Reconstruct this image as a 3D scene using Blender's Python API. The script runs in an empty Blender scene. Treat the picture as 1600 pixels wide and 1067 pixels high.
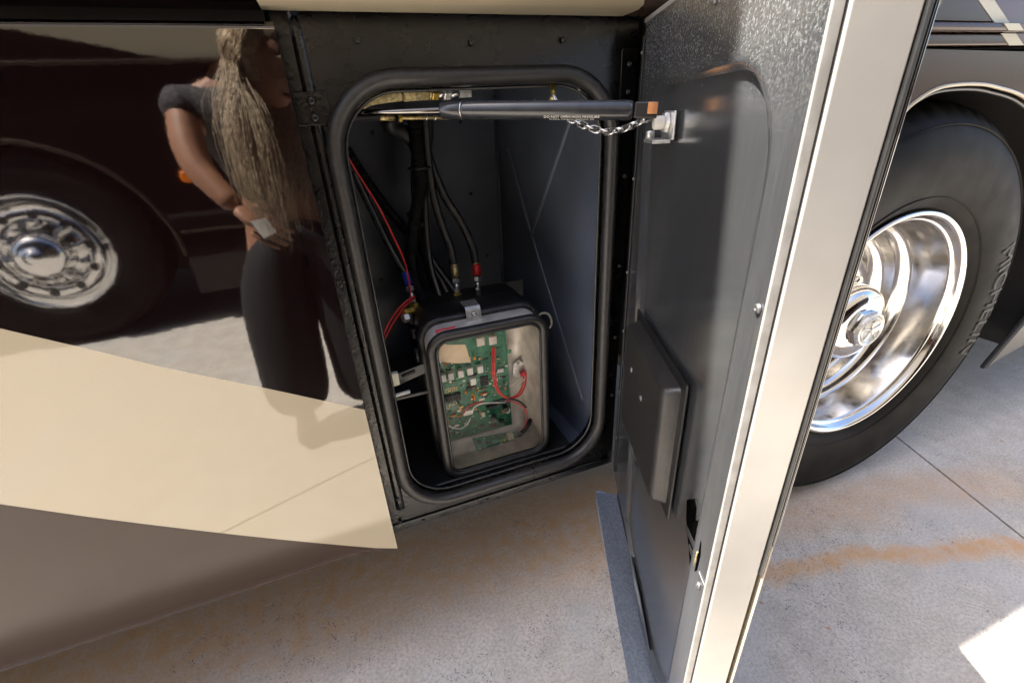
import bpy, bmesh, math, random
from mathutils import Vector, Matrix
random.seed(7)
S = bpy.context.scene
COL = S.collection
R = math.radians

# ------------------------------------------------------------------ camera, sky, sun, exposure
cam = bpy.data.cameras.new('camera')
camo = bpy.data.objects.new('camera', cam)
COL.objects.link(camo)
cam.sensor_width = 36.0
cam.lens = 15.813
cam.clip_start = 0.01
cam.clip_end = 2000
camo.matrix_world = Matrix(((0.933206, 0.200639, -0.298112, 0.000000), (-0.355912, 0.401726, -0.843767, -0.620000), (-0.049534, 0.893510, 0.446303, 1.045000), (0, 0, 0, 1)))
S.camera = camo

SUN_DIR = Vector((0.62, -0.140, -1.1)).normalized()      # direction the light travels
W = bpy.data.worlds.new('World')
S.world = W
W.use_nodes = True
wn = W.node_tree
bg = wn.nodes['Background']
sky = wn.nodes.new('ShaderNodeTexSky')
sky.sky_type = 'NISHITA'
sky.sun_disc = False
sky.sun_elevation = math.asin(-SUN_DIR.z)
sky.sun_rotation = math.atan2(-SUN_DIR.x, -SUN_DIR.y)
wn.links.new(sky.outputs[0], bg.inputs[0])
bg.inputs[1].default_value = 0.10
sky.air_density = 0.8
sky.dust_density = 2.5
sky.ozone_density = 0.7
sl = bpy.data.lights.new('sun', 'SUN')
sl.energy = 5.0
sl.angle = R(0.5)
sl.color = (1.0, 0.94, 0.85)
so = bpy.data.objects.new('sun', sl)
COL.objects.link(so)
so.rotation_euler = SUN_DIR.to_track_quat('-Z', 'Y').to_euler()
so.location = (-3, 1, 8)
vs = S.view_settings
vs.view_transform = 'Standard'
vs.look = 'None'
vs.gamma = 1.0
vs.use_curve_mapping = False
vs.exposure = 2.72
cy = S.cycles
cy.max_bounces = 8
cy.diffuse_bounces = 4
cy.glossy_bounces = 5
cy.transmission_bounces = 4
cy.transparent_max_bounces = 6
cy.caustics_reflective = False
cy.caustics_refractive = False

# ------------------------------------------------------------------ node helpers
class E:
    """socket wrapper: arithmetic on shader values"""
    def __init__(s, nt, k): s.nt, s.k = nt, k
    def _m(s, op, *a, clamp=False):
        n = s.nt.nodes.new('ShaderNodeMath'); n.operation = op; n.use_clamp = clamp
        for i, v in enumerate((s,) + a):
            if isinstance(v, E): s.nt.links.new(v.k, n.inputs[i])
            else: n.inputs[i].default_value = v
        return E(s.nt, n.outputs[0])
    def __add__(s, o): return s._m('ADD', o)
    def __sub__(s, o): return s._m('SUBTRACT', o)
    def __mul__(s, o): return s._m('MULTIPLY', o)
    __radd__ = __add__; __rmul__ = __mul__
    def abs(s): return s._m('ABSOLUTE')
    def gt(s, v): return s._m('GREATER_THAN', v)
    def step(s, a, b):
        n = s.nt.nodes.new('ShaderNodeMapRange'); n.interpolation_type = 'SMOOTHSTEP'
        s.nt.links.new(s.k, n.inputs[0]); n.inputs[1].default_value = a; n.inputs[2].default_value = b
        return E(s.nt, n.outputs[0])
    def max(s, o): return s._m('MAXIMUM', o)
    def min(s, o): return s._m('MINIMUM', o)

def newmat(name, col=(.5, .5, .5), rough=.5, metal=0., ior=1.5, coat=0., spec=None):
    m = bpy.data.materials.new(name); m.use_nodes = True
    b = m.node_tree.nodes['Principled BSDF']
    b.inputs['Base Color'].default_value = (*col, 1)
    b.inputs['Roughness'].default_value = rough
    b.inputs['Metallic'].default_value = metal
    b.inputs['IOR'].default_value = ior
    if coat: b.inputs['Coat Weight'].default_value = coat; b.inputs['Coat Roughness'].default_value = .02
    return m
def bsdf(m): return m.node_tree.nodes['Principled BSDF']
def coords(m):
    nt = m.node_tree
    g = nt.nodes.new('ShaderNodeNewGeometry')
    x = nt.nodes.new('ShaderNodeSeparateXYZ'); nt.links.new(g.outputs['Position'], x.inputs[0])
    return g.outputs['Position'], E(nt, x.outputs[0]), E(nt, x.outputs[1]), E(nt, x.outputs[2])
def noise(m, vec, scale, detail=3, rough=.5, dist=0., stretch=None):
    nt = m.node_tree
    if stretch:
        mp = nt.nodes.new('ShaderNodeMapping'); mp.inputs['Scale'].default_value = stretch
        nt.links.new(vec, mp.inputs[0]); vec = mp.outputs[0]
    n = nt.nodes.new('ShaderNodeTexNoise'); nt.links.new(vec, n.inputs['Vector'])
    n.inputs['Scale'].default_value = scale; n.inputs['Detail'].default_value = detail
    n.inputs['Roughness'].default_value = rough; n.inputs['Distortion'].default_value = dist
    return E(nt, n.outputs['Fac'])
def voro(m, vec, scale, feature='F1', out='Distance'):
    nt = m.node_tree
    n = nt.nodes.new('ShaderNodeTexVoronoi'); n.feature = feature
    nt.links.new(vec, n.inputs['Vector']); n.inputs['Scale'].default_value = scale
    return n.outputs[out]
def mix(m, fac, a, b):
    nt = m.node_tree
    n = nt.nodes.new('ShaderNodeMix'); n.data_type = 'RGBA'
    nt.links.new(fac.k, n.inputs[0])
    for i, v in ((6, a), (7, b)):
        if isinstance(v, tuple): n.inputs[i].default_value = (*v, 1)
        else: nt.links.new(v, n.inputs[i])
    return n.outputs[2]
def setcol(m, sock): m.node_tree.links.new(sock, bsdf(m).inputs['Base Color'])
def setrough(m, e): m.node_tree.links.new(e.k, bsdf(m).inputs['Roughness'])
def bump(m, e, strength, dist=.001):
    nt = m.node_tree
    b = nt.nodes.new('ShaderNodeBump'); b.inputs['Strength'].default_value = strength
    b.inputs['Distance'].default_value = dist
    nt.links.new(e.k, b.inputs['Height']); nt.links.new(b.outputs[0], bsdf(m).inputs['Normal'])
    return b

def plain(name, col, rough=.5, metal=0., ior=1.5, var=.15, scale=60., bmp=.0, bscale=300., rvar=.0):
    """a paint/plastic/metal with slight mottling, wear and relief"""
    m = newmat(name, col, rough, metal, ior)
    p, x, y, z = coords(m)
    f = noise(m, p, scale, 4)
    lo = tuple(c * (1 - var) for c in col); hi = tuple(min(1, c * (1 + var)) for c in col)
    setcol(m, mix(m, f.step(.3, .7), lo, hi))
    if rvar: setrough(m, (noise(m, p, scale * .6, 5) - .5) * (2 * rvar) + rough)
    if bmp: bump(m, noise(m, p, bscale, 2), bmp)
    return m

def paint(name, col, ior=1.8, flake=.0, rough=.03, var=.04):
    m = newmat(name, col, rough, 0, ior)
    p, x, y, z = coords(m)
    base = mix(m, noise(m, p, 900, 2).step(.3, .7), tuple(c * (1 - var) for c in col), tuple(c * (1 + var) for c in col))
    if flake:
        n = m.node_tree.nodes.new('ShaderNodeSeparateColor')
        m.node_tree.links.new(voro(m, p, 1500, out='Color'), n.inputs[0])
        f = E(m.node_tree, n.outputs[0]).gt(.99) * E(m.node_tree, n.outputs[1])
        base = mix(m, f * flake, base, (.75, .7, .7))
    setcol(m, base)
    h = noise(m, p, 55, 2) * .6 + noise(m, p, 320, 2) * .12
    bump(m, h, .028, .001)
    return m

M = {}
M['paint_black'] = paint('paint_black', (.0042, .0018, .0018), 1.9, .03)
M['coach_black'] = paint('coach_black', (.006, .0035, .0035), 1.38)
M['coach_upper'] = paint('coach_upper', (.42, .38, .32), 1.3)
M['paint_cream'] = paint('paint_cream', (.375, .328, .240), 1.46)
M['paint_taupe'] = paint('paint_taupe', (.043, .028, .0215), 1.28, 0, .14, .14)
M['paint_maroon'] = paint('paint_maroon', (.05, .004, .008), 1.4)
M['dark_body'] = plain('dark_body', (.012, .011, .011), .6)
M['rubber'] = plain('rubber', (.017, .016, .0155), .42, var=.3, scale=120, bmp=.12, bscale=700, rvar=.08)
M['black_plastic'] = plain('black_plastic', (.012, .012, .012), .35, var=.2, bmp=.08, bscale=500)
M['seal_lip'] = plain('seal_lip', (.03, .03, .03), .25)
M['grained_plastic'] = plain('grained_plastic', (.02, .019, .018), .38, var=.2, bmp=.55, bscale=650)
M['liner'] = plain('liner', (.078, .094, .126), .36, var=.15, scale=8, bmp=.03, bscale=90, rvar=.08)
M['chrome'] = plain('chrome', (.66, .65, .63), .035, 1, var=.01)
M['bright_chrome'] = plain('bright_chrome', (.9, .9, .89), .04, 1, var=.01)
M['steel'] = plain('steel', (.55, .54, .52), .28, 1, var=.2, scale=200, rvar=.1)
M['galv'] = plain('galv', (.62, .62, .6), .38, .8, var=.2, scale=150, bmp=.1)
M['brass'] = plain('brass', (.62, .42, .09), .3, .9, var=.15, scale=200)
M['old_brass'] = plain('old_brass', (.42, .33, .16), .42, .8, var=.45, scale=260, bmp=.15)
M['copper'] = plain('copper', (.75, .36, .16), .3, .7, var=.2)
M['white_plastic'] = plain('white_plastic', (.72, .71, .68), .45, var=.05)
M['ivory_plastic'] = plain('ivory_plastic', (.66, .64, .5), .45, var=.08)
M['rivet'] = plain('rivet', (.16, .16, .16), .4, .8)
M['rod_steel'] = plain('rod_steel', (.2, .19, .18), .16, 1, var=.1)
M['bead_grey'] = plain('bead_grey', (.22, .215, .205), .4)
M['hole_shade_black'] = plain('hole_shade_black', (.001, .001, .001), .9, 0, 1.02)  # near-black colour standing in for shade inside the latch opening
M['red'] = plain('red', (.55, .012, .015), .4)
M['red_wire'] = plain('red_wire', (.62, .03, .03), .38)
M['blue'] = plain('blue', (.01, .05, .42), .45)
M['white_wire'] = plain('white_wire', (.72, .7, .66), .4)
M['yellow'] = plain('yellow', (.7, .5, .02), .4)
M['orange'] = plain('orange', (.7, .25, .02), .4)
M['pcb'] = plain('pcb', (.018, .16, .085), .35, var=.35, scale=160)
M['pcb_trace'] = plain('pcb_trace', (.09, .3, .17), .35)
M['chip'] = plain('chip', (.03, .028, .028), .5, var=.2, scale=300)
M['box_metal'] = plain('box_metal', (.60, .56, .51), .42, .15, var=.22, scale=26, rvar=.1)
M['paper'] = plain('paper', (.78, .62, .44), .7, var=.06, scale=50)  # beige of the reflection imitated in the control box window
M['paper_white'] = plain('paper_white', (.8, .79, .76), .7, var=.04)
M['skin'] = plain('skin', (.34, .165, .10), .55, var=.08, scale=30)
M['hair'] = plain('hair', (.50, .39, .27), .5, var=.35, scale=90)
M['lips'] = plain('lips', (.42, .12, .1), .4)
M['eye'] = plain('eye', (.02, .015, .012), .6)
M['top_cloth'] = plain('top_cloth', (.035, .034, .036), .8, var=.8, scale=120, bmp=.3, bscale=160)
M['trousers'] = plain('trousers', (.006, .006, .007), .85, var=.3, scale=60)
M['door_white'] = plain('door_white', (.33, .32, .305), .36, .35, var=.05, scale=14, rvar=.08)
M['amber'] = plain('amber', (.85, .2, .01), .15, var=.1)
M['dirt'] = plain('dirt', (.12, .11, .1), .9)


M['strut_paint'] = plain('strut_paint', (.022, .024, .028), .22, 0, var=.2, rvar=.06)
M['old_hose'] = plain('old_hose', (.36, .30, .15), .6, var=.5, scale=220, bmp=.2, bscale=300)
M['loom'] = plain('loom', (.012, .012, .013), .24)
M['hose_black'] = plain('hose_black', (.018, .018, .019), .25, var=.2)
M['door_return'] = plain('door_return', (.27, .31, .38), .34, .5, var=.18, scale=240, bmp=.25, bscale=700, rvar=.12)

# bay frame: black paint with crinkled, blistered patches
m = newmat('frame_black', (.013, .0125, .0125), .3); M['frame_black'] = m
p, x, y, z = coords(m)
mask = ((x.step(.03, -.01)).max(noise(m, p, 9, 3).step(.56, .68) * z.step(1.07, 1.11))).max(z.step(.385, .36) * noise(m, p, 14, 3).step(.45, .6))
bl = E(m.node_tree, voro(m, p, 190, 'SMOOTH_F1')).step(.05, .6) * -1.0
bump(m, bl * mask * .45 + noise(m, p, 260, 3) * .12, .4, .0012)
setrough(m, noise(m, p, 40, 4) * .3 + .14)
setcol(m, mix(m, noise(m, p, 25, 5).step(.45, .75), (.0028, .0026, .0026), (.0065, .0056, .0053)))

# brushed aluminium door skin, with pale speckle increasing towards the top
m = newmat('door_skin', (.32, .335, .35), .22, 1.0); M['door_skin'] = m
p, x, y, z = coords(m)
st = noise(m, p, 60, 4, stretch=(9, 9, .35))
speckle = noise(m, p, 420, 3).step(.42, .75) * z.step(1.0, 1.14) * .55
streak = noise(m, p, 22, 5, stretch=(9, 9, .5)).step(.58, .75)
scr = E(m.node_tree, voro(m, p, 210)).step(.10, .03) * noise(m, p, 12, 3).step(.5, .62)
c1 = mix(m, st.step(.3, .7), (.34, .355, .375), (.40, .415, .435))
c2 = mix(m, speckle.max(scr * .8), c1, (.62, .63, .64))
setcol(m, c2)
setrough(m, st * .05 + .17 + speckle * .3 + streak * .05)
m.node_tree.links.new((speckle * -.35 + .92).k, bsdf(m).inputs['Metallic'])
bump(m, st * .1 + noise(m, p, 7, 2) * 2.0, .08, .0015)

# polished forged wheel
m = newmat('polished', (.60, .585, .565), .06, 1.0); M['polished'] = m
p, x, y, z = coords(m)
setrough(m, noise(m, p, 35, 4).step(.35, .75) * .1 + .13)

# tyre sidewall
m = newmat('tyre', (.03, .029, .028), .55, 0, 1.22); M['tyre'] = m
p, x, y, z = coords(m)
setcol(m, mix(m, noise(m, p, 12, 5).step(.35, .75), (.003, .0028, .0027), (.008, .0075, .007)))
bump(m, noise(m, p, 240, 3), .12, .001)
setrough(m, noise(m, p, 15, 4) * .25 + .48)
M['tyre_letter'] = plain('tyre_letter', (.005, .005, .005), .6, var=.2)

# concrete slab with rust runs, pits and grime
m = newmat('concrete', (.4, .38, .35), .75); M['concrete'] = m
p, x, y, z = coords(m)
big = noise(m, p, 2.2, 6, .6); fine = noise(m, p, 150, 7, .75); mid = noise(m, p, 14, 5, .6)
wob = (noise(m, p, 3.5, 4) - .5) * .16 + (noise(m, p, 26, 3) - .5) * .035
c = mix(m, mid.step(.3, .7), (.48, .435, .375), (.60, .55, .485))
c = mix(m, fine.step(.38, .68) * .8, c, (.28, .255, .23))
c = mix(m, big.step(.46, .7) * .45, c, (.44, .445, .455))
grit = E(m.node_tree, voro(m, p, 420)).step(.22, .1) * noise(m, p, 90, 3).step(.5, .62)
c = mix(m, grit * .6, c, (.14, .13, .12))
rn = noise(m, p, 30, 6, .7).step(.25, .8) * .6 + .4
def band(cy, w, x0, x1):
    d = (y + wob - cy).abs()
    return d.step(w, w * .15) * x.step(x0 - .12, x0 + .1) * x.step(x1 + .2, x1 - .1) * rn
b1 = band(x * -.335 + .165, .05, .5, 1.75)
b2 = band(x * -.24 + .235, .12, -.1, 1.7) * .55
b3 = band(x * -.08 + .23, .27, -2., .65)
b4 = band(x * -.12 + .12, .05, -.6, .75) * .35
rust = b1.max(b2).max(b3).max(b4)
c = mix(m, rust * .95, c, (.55, .30, .115))
pit = E(m.node_tree, voro(m, p, 210)).step(.42, .12) * noise(m, p, 3.3, 5, .65).step(.48, .58) * noise(m, p, 40, 4).step(.46, .6)
c = mix(m, pit * .95, c, (.05, .06, .085))
spot = E(m.node_tree, voro(m, p, 11)).step(.085, .04) * noise(m, p, 70, 4).step(.42, .58)
c = mix(m, spot * .8, c, (.34, .15, .06))
setcol(m, c)
bump(m, fine * .7 + mid * .8 - pit * .8 - grit * .4, .45, .002)
setrough(m, mid * .2 + .62)

# thin clear pane
m = bpy.data.materials.new('clear_pane'); m.use_nodes = True; M['pane'] = m
nt = m.node_tree; nt.nodes.clear()
o_ = nt.nodes.new('ShaderNodeOutputMaterial'); mx = nt.nodes.new('ShaderNodeMixShader')
t_ = nt.nodes.new('ShaderNodeBsdfTransparent'); g_ = nt.nodes.new('ShaderNodeBsdfGlossy'); g_.inputs['Roughness'].default_value = .03
lw = nt.nodes.new('ShaderNodeFresnel'); lw.inputs[0].default_value = 1.18
nt.links.new(lw.outputs[0], mx.inputs[0]); nt.links.new(t_.outputs[0], mx.inputs[1]); nt.links.new(g_.outputs[0], mx.inputs[2])
nt.links.new(mx.outputs[0], o_.inputs[0])

# ------------------------------------------------------------------ mesh helpers (all coordinates are world metres)
BASE = {}
def base_of(o): return BASE.get(o.name, Vector((0, 0, 0)))
def thing(name, loc, label, cat, group=None):
    o = bpy.data.objects.new(name, None); COL.objects.link(o)
    o.empty_display_size = .05
    o.location = loc; BASE[o.name] = Vector(loc)
    o['label'] = label; o['category'] = cat
    if group: o['group'] = group
    return o
def mesh(name, verts, faces, mat, parent=None, smooth=False, mats=None, midx=None):
    b = base_of(parent) if parent else Vector((0, 0, 0))
    me = bpy.data.meshes.new(name)
    me.from_pydata([tuple(Vector(v) - b) for v in verts], [], faces)
    for k in (mats or [mat]): me.materials.append(M[k] if isinstance(k, str) else k)
    if midx: me.polygons.foreach_set('material_index', midx)
    if smooth: me.polygons.foreach_set('use_smooth', [True] * len(me.polygons))
    me.update()
    o = bpy.data.objects.new(name, me); COL.objects.link(o)
    if parent: o.parent = parent; BASE[o.name] = b
    return o
def fixn(o):
    bm = bmesh.new(); bm.from_mesh(o.data)
    bmesh.ops.recalc_face_normals(bm, faces=bm.faces); bm.to_mesh(o.data); bm.free(); return o
def bevel(o, w, seg=2, ang=30):
    bm = bmesh.new(); bm.from_mesh(o.data)
    bmesh.ops.recalc_face_normals(bm, faces=bm.faces)
    es = [e for e in bm.edges if len(e.link_faces) == 2 and e.calc_face_angle(0) > R(ang)]
    bmesh.ops.bevel(bm, geom=es, offset=w, segments=seg, affect='EDGES', profile=.5, clamp_overlap=True)
    for f in bm.faces: f.smooth = True
    bm.to_mesh(o.data); bm.free()
    md = o.modifiers.new('wn', 'WEIGHTED_NORMAL'); md.keep_sharp = True
    return o
def box(name, lo, hi, mat, parent=None, bv=0., fn=None, seg=2):
    v = [(x, y, z) for x in (lo[0], hi[0]) for y in (lo[1], hi[1]) for z in (lo[2], hi[2])]
    if fn: v = [fn(*q) for q in v]
    f = [(0, 1, 3, 2), (4, 6, 7, 5), (0, 4, 5, 1), (2, 3, 7, 6), (0, 2, 6, 4), (1, 5, 7, 3)]
    o = mesh(name, v, f, mat, parent)
    return bevel(o, bv, seg) if bv else fixn(o)
def prism(name, poly, a, b, mat, parent=None, fn=None, bv=0., seg=2):
    """poly in 2D extruded from a to b; fn(u, v, depth) -> world"""
    n = len(poly)
    v = [fn(q[0], q[1], a) for q in poly] + [fn(q[0], q[1], b) for q in poly]
    f = [tuple(range(n)), tuple(range(2 * n - 1, n - 1, -1))] + [(i, (i + 1) % n, n + (i + 1) % n, n + i) for i in range(n)]
    o = mesh(name, v, f, mat, parent)
    return bevel(o, bv, seg) if bv else fixn(o)
def XZ(x, z, y): return (x, y, z)
def smooth_path(pts, n=10, closed=False):
    """Catmull-Rom through points"""
    P_ = [Vector(q) for q in pts]; out = []
    m_ = len(P_)
    rng = range(m_ if closed else m_ - 1)
    for i in rng:
        if closed: a, b, c, d = P_[i - 1], P_[i], P_[(i + 1) % m_], P_[(i + 2) % m_]
        else: a, b, c, d = P_[max(i - 1, 0)], P_[i], P_[i + 1], P_[min(i + 2, m_ - 1)]
        for k in range(n):
            t = k / n
            out.append(.5 * ((2 * b) + (c - a) * t + (2 * a - 5 * b + 4 * c - d) * t * t + (3 * b - a - 3 * c + d) * t ** 3))
    if not closed: out.append(P_[-1])
    return out
def sweep(path, prof, closed=False, up=Vector((0, -1, 0)), scale=None):
    """verts, faces of a closed profile [(a,b)] swept along path; scale(i) radius factor"""
    n = len(path); k = len(prof); V = []; F = []
    nrm = None
    for i, q in enumerate(path):
        t = (path[(i + 1) % n] - path[i - 1]) if closed or 0 < i < n - 1 else (path[1] - path[0] if i == 0 else path[-1] - path[-2])
        t = t.normalized()
        if nrm is None: nrm = up - t * up.dot(t) if abs(up.dot(t)) < .95 else Vector((1, 0, 0)) - t * t.x
        else: nrm = nrm - t * nrm.dot(t)
        if closed: nrm = up - t * up.dot(t)
        nrm.normalize(); bi = t.cross(nrm)
        s = scale(i) if scale else 1
        for a, b in prof: V.append(q + nrm * a * s + bi * b * s)
    for i in range(n if closed else n - 1):
        for j in range(k):
            F.append((i * k + j, i * k + (j + 1) % k, ((i + 1) % n) * k + (j + 1) % k, ((i + 1) % n) * k + j))
    if not closed: F += [tuple(range(k - 1, -1, -1)), tuple(range((n - 1) * k, n * k))]
    return V, F
def circ(r, k=10): return [(r * math.cos(2 * math.pi * i / k), r * math.sin(2 * math.pi * i / k)) for i in range(k)]
def tube(name, pts, r, mat, parent=None, k=10, n=8, closed=False, straight=False, scale=None, up=Vector((0, -1, 0))):
    path = [Vector(q) for q in pts] if straight else smooth_path(pts, n, closed)
    V, F = sweep(path, circ(r, k), closed, up, scale)
    return fixn(mesh(name, V, F, mat, parent, True))
def loom(name, pts, r, mat, parent=None, pitch=.0042):
    """corrugated split loom"""
    path = smooth_path(pts, 12)
    L = [0]
    for a, b in zip(path, path[1:]): L.append(L[-1] + (b - a).length)
    N = int(L[-1] / pitch) * 2; q = []; j = 0
    for i in range(N + 1):
        d = L[-1] * i / N
        while j < len(L) - 2 and L[j + 1] < d: j += 1
        q.append(path[j].lerp(path[j + 1], (d - L[j]) / max(1e-9, L[j + 1] - L[j])))
    V, F = sweep(q, circ(r, 12), scale=lambda i: 1.0 if i % 2 else .84)
    return fixn(mesh(name, V, F, mat, parent, False))
def lathe(name, prof, c, mat, parent=None, seg=96, axis='Y', smooth=True, mod=None, a0=0, a1=2 * math.pi, frame=None):
    """profile [(r, t)] turned about an axis through c; t runs along the axis"""
    V = []; F = []; n = len(prof); full = abs(a1 - a0 - 2 * math.pi) < 1e-6
    cnt = seg if full else seg + 1
    c = Vector(c)
    if frame: ax, e1, e2 = frame
    elif axis == 'Y': ax, e1, e2 = Vector((0, 1, 0)), Vector((1, 0, 0)), Vector((0, 0, 1))
    elif axis == 'Z': ax, e1, e2 = Vector((0, 0, 1)), Vector((1, 0, 0)), Vector((0, 1, 0))
    else: ax, e1, e2 = Vector((1, 0, 0)), Vector((0, 1, 0)), Vector((0, 0, 1))
    for i in range(cnt):
        a = a0 + (a1 - a0) * i / seg
        for j, (r, t) in enumerate(prof):
            if mod: r, t = mod(i, j, r, t)
            V.append(c + ax * t + (e1 * math.cos(a) + e2 * math.sin(a)) * r)
    for i in range(seg):
        for j in range(n - 1):
            i2 = (i + 1) % cnt
            F.append((i * n + j, i * n + j + 1, i2 * n + j + 1, i2 * n + j))
    o = mesh(name, V, F, mat, parent, smooth)
    bm = bmesh.new(); bm.from_mesh(o.data)
    bmesh.ops.remove_doubles(bm, verts=bm.verts, dist=1e-6)
    bmesh.ops.recalc_face_normals(bm, faces=bm.faces); bm.to_mesh(o.data); bm.free()
    return o
def rod(name, a, b, r, mat, parent=None, k=14, bv=True, six=False):
    """cylinder or hexagon between two points with chamfered ends"""
    a, b = Vector(a), Vector(b); ax = (b - a).normalized()
    t = Vector((0, 0, 1)) if abs(ax.z) < .9 else Vector((1, 0, 0))
    e1 = ax.cross(t).normalized(); e2 = ax.cross(e1); L = (b - a).length; ch = min(r * .18, L * .2)
    return lathe(name, [(0, 0), (r - ch, 0), (r, ch), (r, L - ch), (r - ch, L), (0, L)], a, mat, parent, 6 if six else k, smooth=not six, frame=(ax, e1, e2)) if not six else \
        lathe(name, [(0, 0), (r - ch, 0), (r, ch), (r, L - ch), (r - ch, L), (0, L)], a, mat, parent, 6, smooth=False, frame=(ax, e1, e2))
def rrect(x0, x1, z0, z1, r, k=8):
    o = []
    for cx, cz, a in ((x1 - r, z1 - r, 0), (x0 + r, z1 - r, 90), (x0 + r, z0 + r, 180), (x1 - r, z0 + r, 270)):
        for i in range(k + 1):
            t = R(a + 90 * i / k); o.append((cx + r * math.cos(t), cz + r * math.sin(t)))
    return o
def screw(name, c, nrm, r, mat, parent, h=.003):
    c = Vector(c); ax = Vector(nrm).normalized()
    t = Vector((0, 0, 1)) if abs(ax.z) < .9 else Vector((1, 0, 0))
    e1 = ax.cross(t).normalized(); e2 = ax.cross(e1)
    return lathe(name, [(r * 1.0, 0), (r * .92, h * .6), (r * .6, h), (r * .38, h * .95), (r * .33, h * .45), (0, h * .45)], c, mat, parent, 12, frame=(ax, e1, e2))
def text_mesh(body, size):
    cu = bpy.data.curves.new('t', 'FONT'); cu.body = body; cu.size = size; cu.align_x = 'CENTER'; cu.resolution_u = 3
    cu.extrude = .0
    o = bpy.data.objects.new('t', cu); COL.objects.link(o)
    bpy.context.view_layer.update()
    me = bpy.data.meshes.new_from_object(o.evaluated_get(bpy.context.evaluated_depsgraph_get()))
    V = [v.co.copy() for v in me.vertices]; F = [tuple(q.vertices) for q in me.polygons]
    bpy.data.objects.remove(o); bpy.data.curves.remove(cu); bpy.data.meshes.remove(me)
    return V, F
def structure(o): o['kind'] = 'structure'; return o

# ================================================================== GROUND
g = structure(mesh('ground', [(-400, -400, -.05), (400, -400, -.05), (400, 400, -.05), (-400, 400, -.05)], [(0, 1, 2, 3)], 'dirt'))
# cast slabs: one joint passes beside the wheel
jd = Vector((-.132, -.382, 0)).normalized(); jn = Vector((-jd.y, jd.x, 0)); j0 = Vector((1.621, .07, 0))
SL = 4.2; gap = .0035
for i in range(-4, 4):
    for j in range(-4, 4):
        a0, a1 = i * SL + gap, (i + 1) * SL - gap
        c0, c1 = j * SL + gap - 2.9, (j + 1) * SL - gap - 2.9
        q = [j0 + jn * a + jd * c for a, c in ((a0, c0), (a1, c0), (a1, c1), (a0, c1))]
        V = [(v.x, v.y, 0) for v in q] + [(v.x, v.y, -.045) for v in q]
        o = mesh('concrete_slab', V, [(3, 2, 1, 0), (0, 1, 5, 4), (1, 2, 6, 5), (2, 3, 7, 6), (3, 0, 4, 7)], 'concrete', g)
        fixn(o)

# ================================================================== MOTORHOME
RV = thing('motorhome', (0, 1.2, 0), 'large black, cream and taupe motorhome with an open side compartment', 'motorhome')
def flat_y(u, v, d): return (u, d, v)

# ---- lower side panel left of the bay: black over cream over taupe, edge tucked under
xs = [-3.2, -2.4, -1.8, -1.3, -1.0, -.8, -.6, -.55, -.5, -.45, -.4, -.35, -.3, -.25, -.2, -.15, -.1, -.06, -.026]
def lerp_tab(t, x):
    if x <= t[0][0]:
        (a, b), (c, d) = t[0], t[1]; return b + (d - b) * (x - a) / (c - a)
    for (a, b), (c, d) in zip(t, t[1:]):
        if x <= c: return b + (d - b) * (x - a) / (c - a)
    return t[-1][1]
TOPS = [(-.373, .866), (-.303, .822), (-.239, .78), (-.142, .725), (-.026, .655)]
BOTS = [(-.47, .645), (-.404, .595), (-.327, .54), (-.228, .472), (-.127, .406), (-.026, .343)]
ZB, ZT = .343, 1.143
V = []; F = []; MI = []
rows = None
for x in xs:
    t1 = min(lerp_tab(TOPS, x), 1.10); t2 = max(min(lerp_tab(BOTS, x), t1 - .02), ZB + .004)
    col = [(ZT + .004, .03), (ZT + .004, .006), (ZT + .0005, .0005)] + [(ZT - .002, 0), (ZT - .0035, 0)] + [(ZT - .005 + (t1 - ZT + .005) * i / 6, 0) for i in range(7)]
    col += [(t1 + (t2 - t1) * i / 4, 0) for i in range(1, 5)]
    zk = min(t2 - .002, ZB + .04)
    col += [(t2 + (zk - t2) * .5, 0), (zk + .001, 0), (zk, 0)]
    for i in range(1, 8):
        a = R(90 * i / 7); col.append((zk - (zk - ZB) * math.sin(a) if i < 7 else ZB, .03 * (1 - math.cos(a))))
    col += [(ZB - .001, .06)]
    rows = len(col)
    for zz, yy in col: V.append((x, yy, zz))
for i in range(len(xs) - 1):
    for j in range(rows - 1):
        F.append((i * rows + j, (i + 1) * rows + j, (i + 1) * rows + j + 1, i * rows + j + 1))
        MI.append(0 if j < 11 else (1 if j < 15 else 2))
panel = mesh('lower_side_panel', V, F, None, RV, True, ['paint_black', 'paint_cream', 'paint_taupe'], MI)
# return flange along the cut edge of the panel
ne = [V[(len(xs) - 1) * rows + j] for j in range(rows)]
Vr = [(q[0] - .0002, q[1] + .0002, q[2]) for q in ne[1:-1]] + [(q[0] - .0002, .032, min(max(q[2], ZB + .004), ZT)) for q in ne[1:-1]]
nr = len(ne) - 2
mesh('panel_edge', Vr, [(i, i + 1, nr + i + 1, nr + i) for i in range(nr - 1)], 'frame_black', panel)

# ---- body shell behind the skins and above the rail (shades the ground beside the coach)
box('upper_body', (-7.5, .012, 1.30), (4.6, 2.5, 3.5), 'paint_black', RV, .06)
box('body_core', (-7.5, .036, .60), (-.035, 2.46, 1.30), 'dark_body', RV)
box('body_core', (-.035, .53, .60), (.66, 2.46, 1.30), 'dark_body', RV)
box('body_core', (.47, .036, .60), (.66, .53, 1.30), 'dark_body', RV)
box('body_core', (.66, .62, .60), (1.94, 2.46, 1.30), 'dark_body', RV)
box('body_core', (1.94, .05, .60), (4.6, 2.46, 1.30), 'dark_body', RV)
box('body_core', (.66, .05, 1.12), (1.94, .62, 1.30), 'dark_body', RV)

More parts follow.
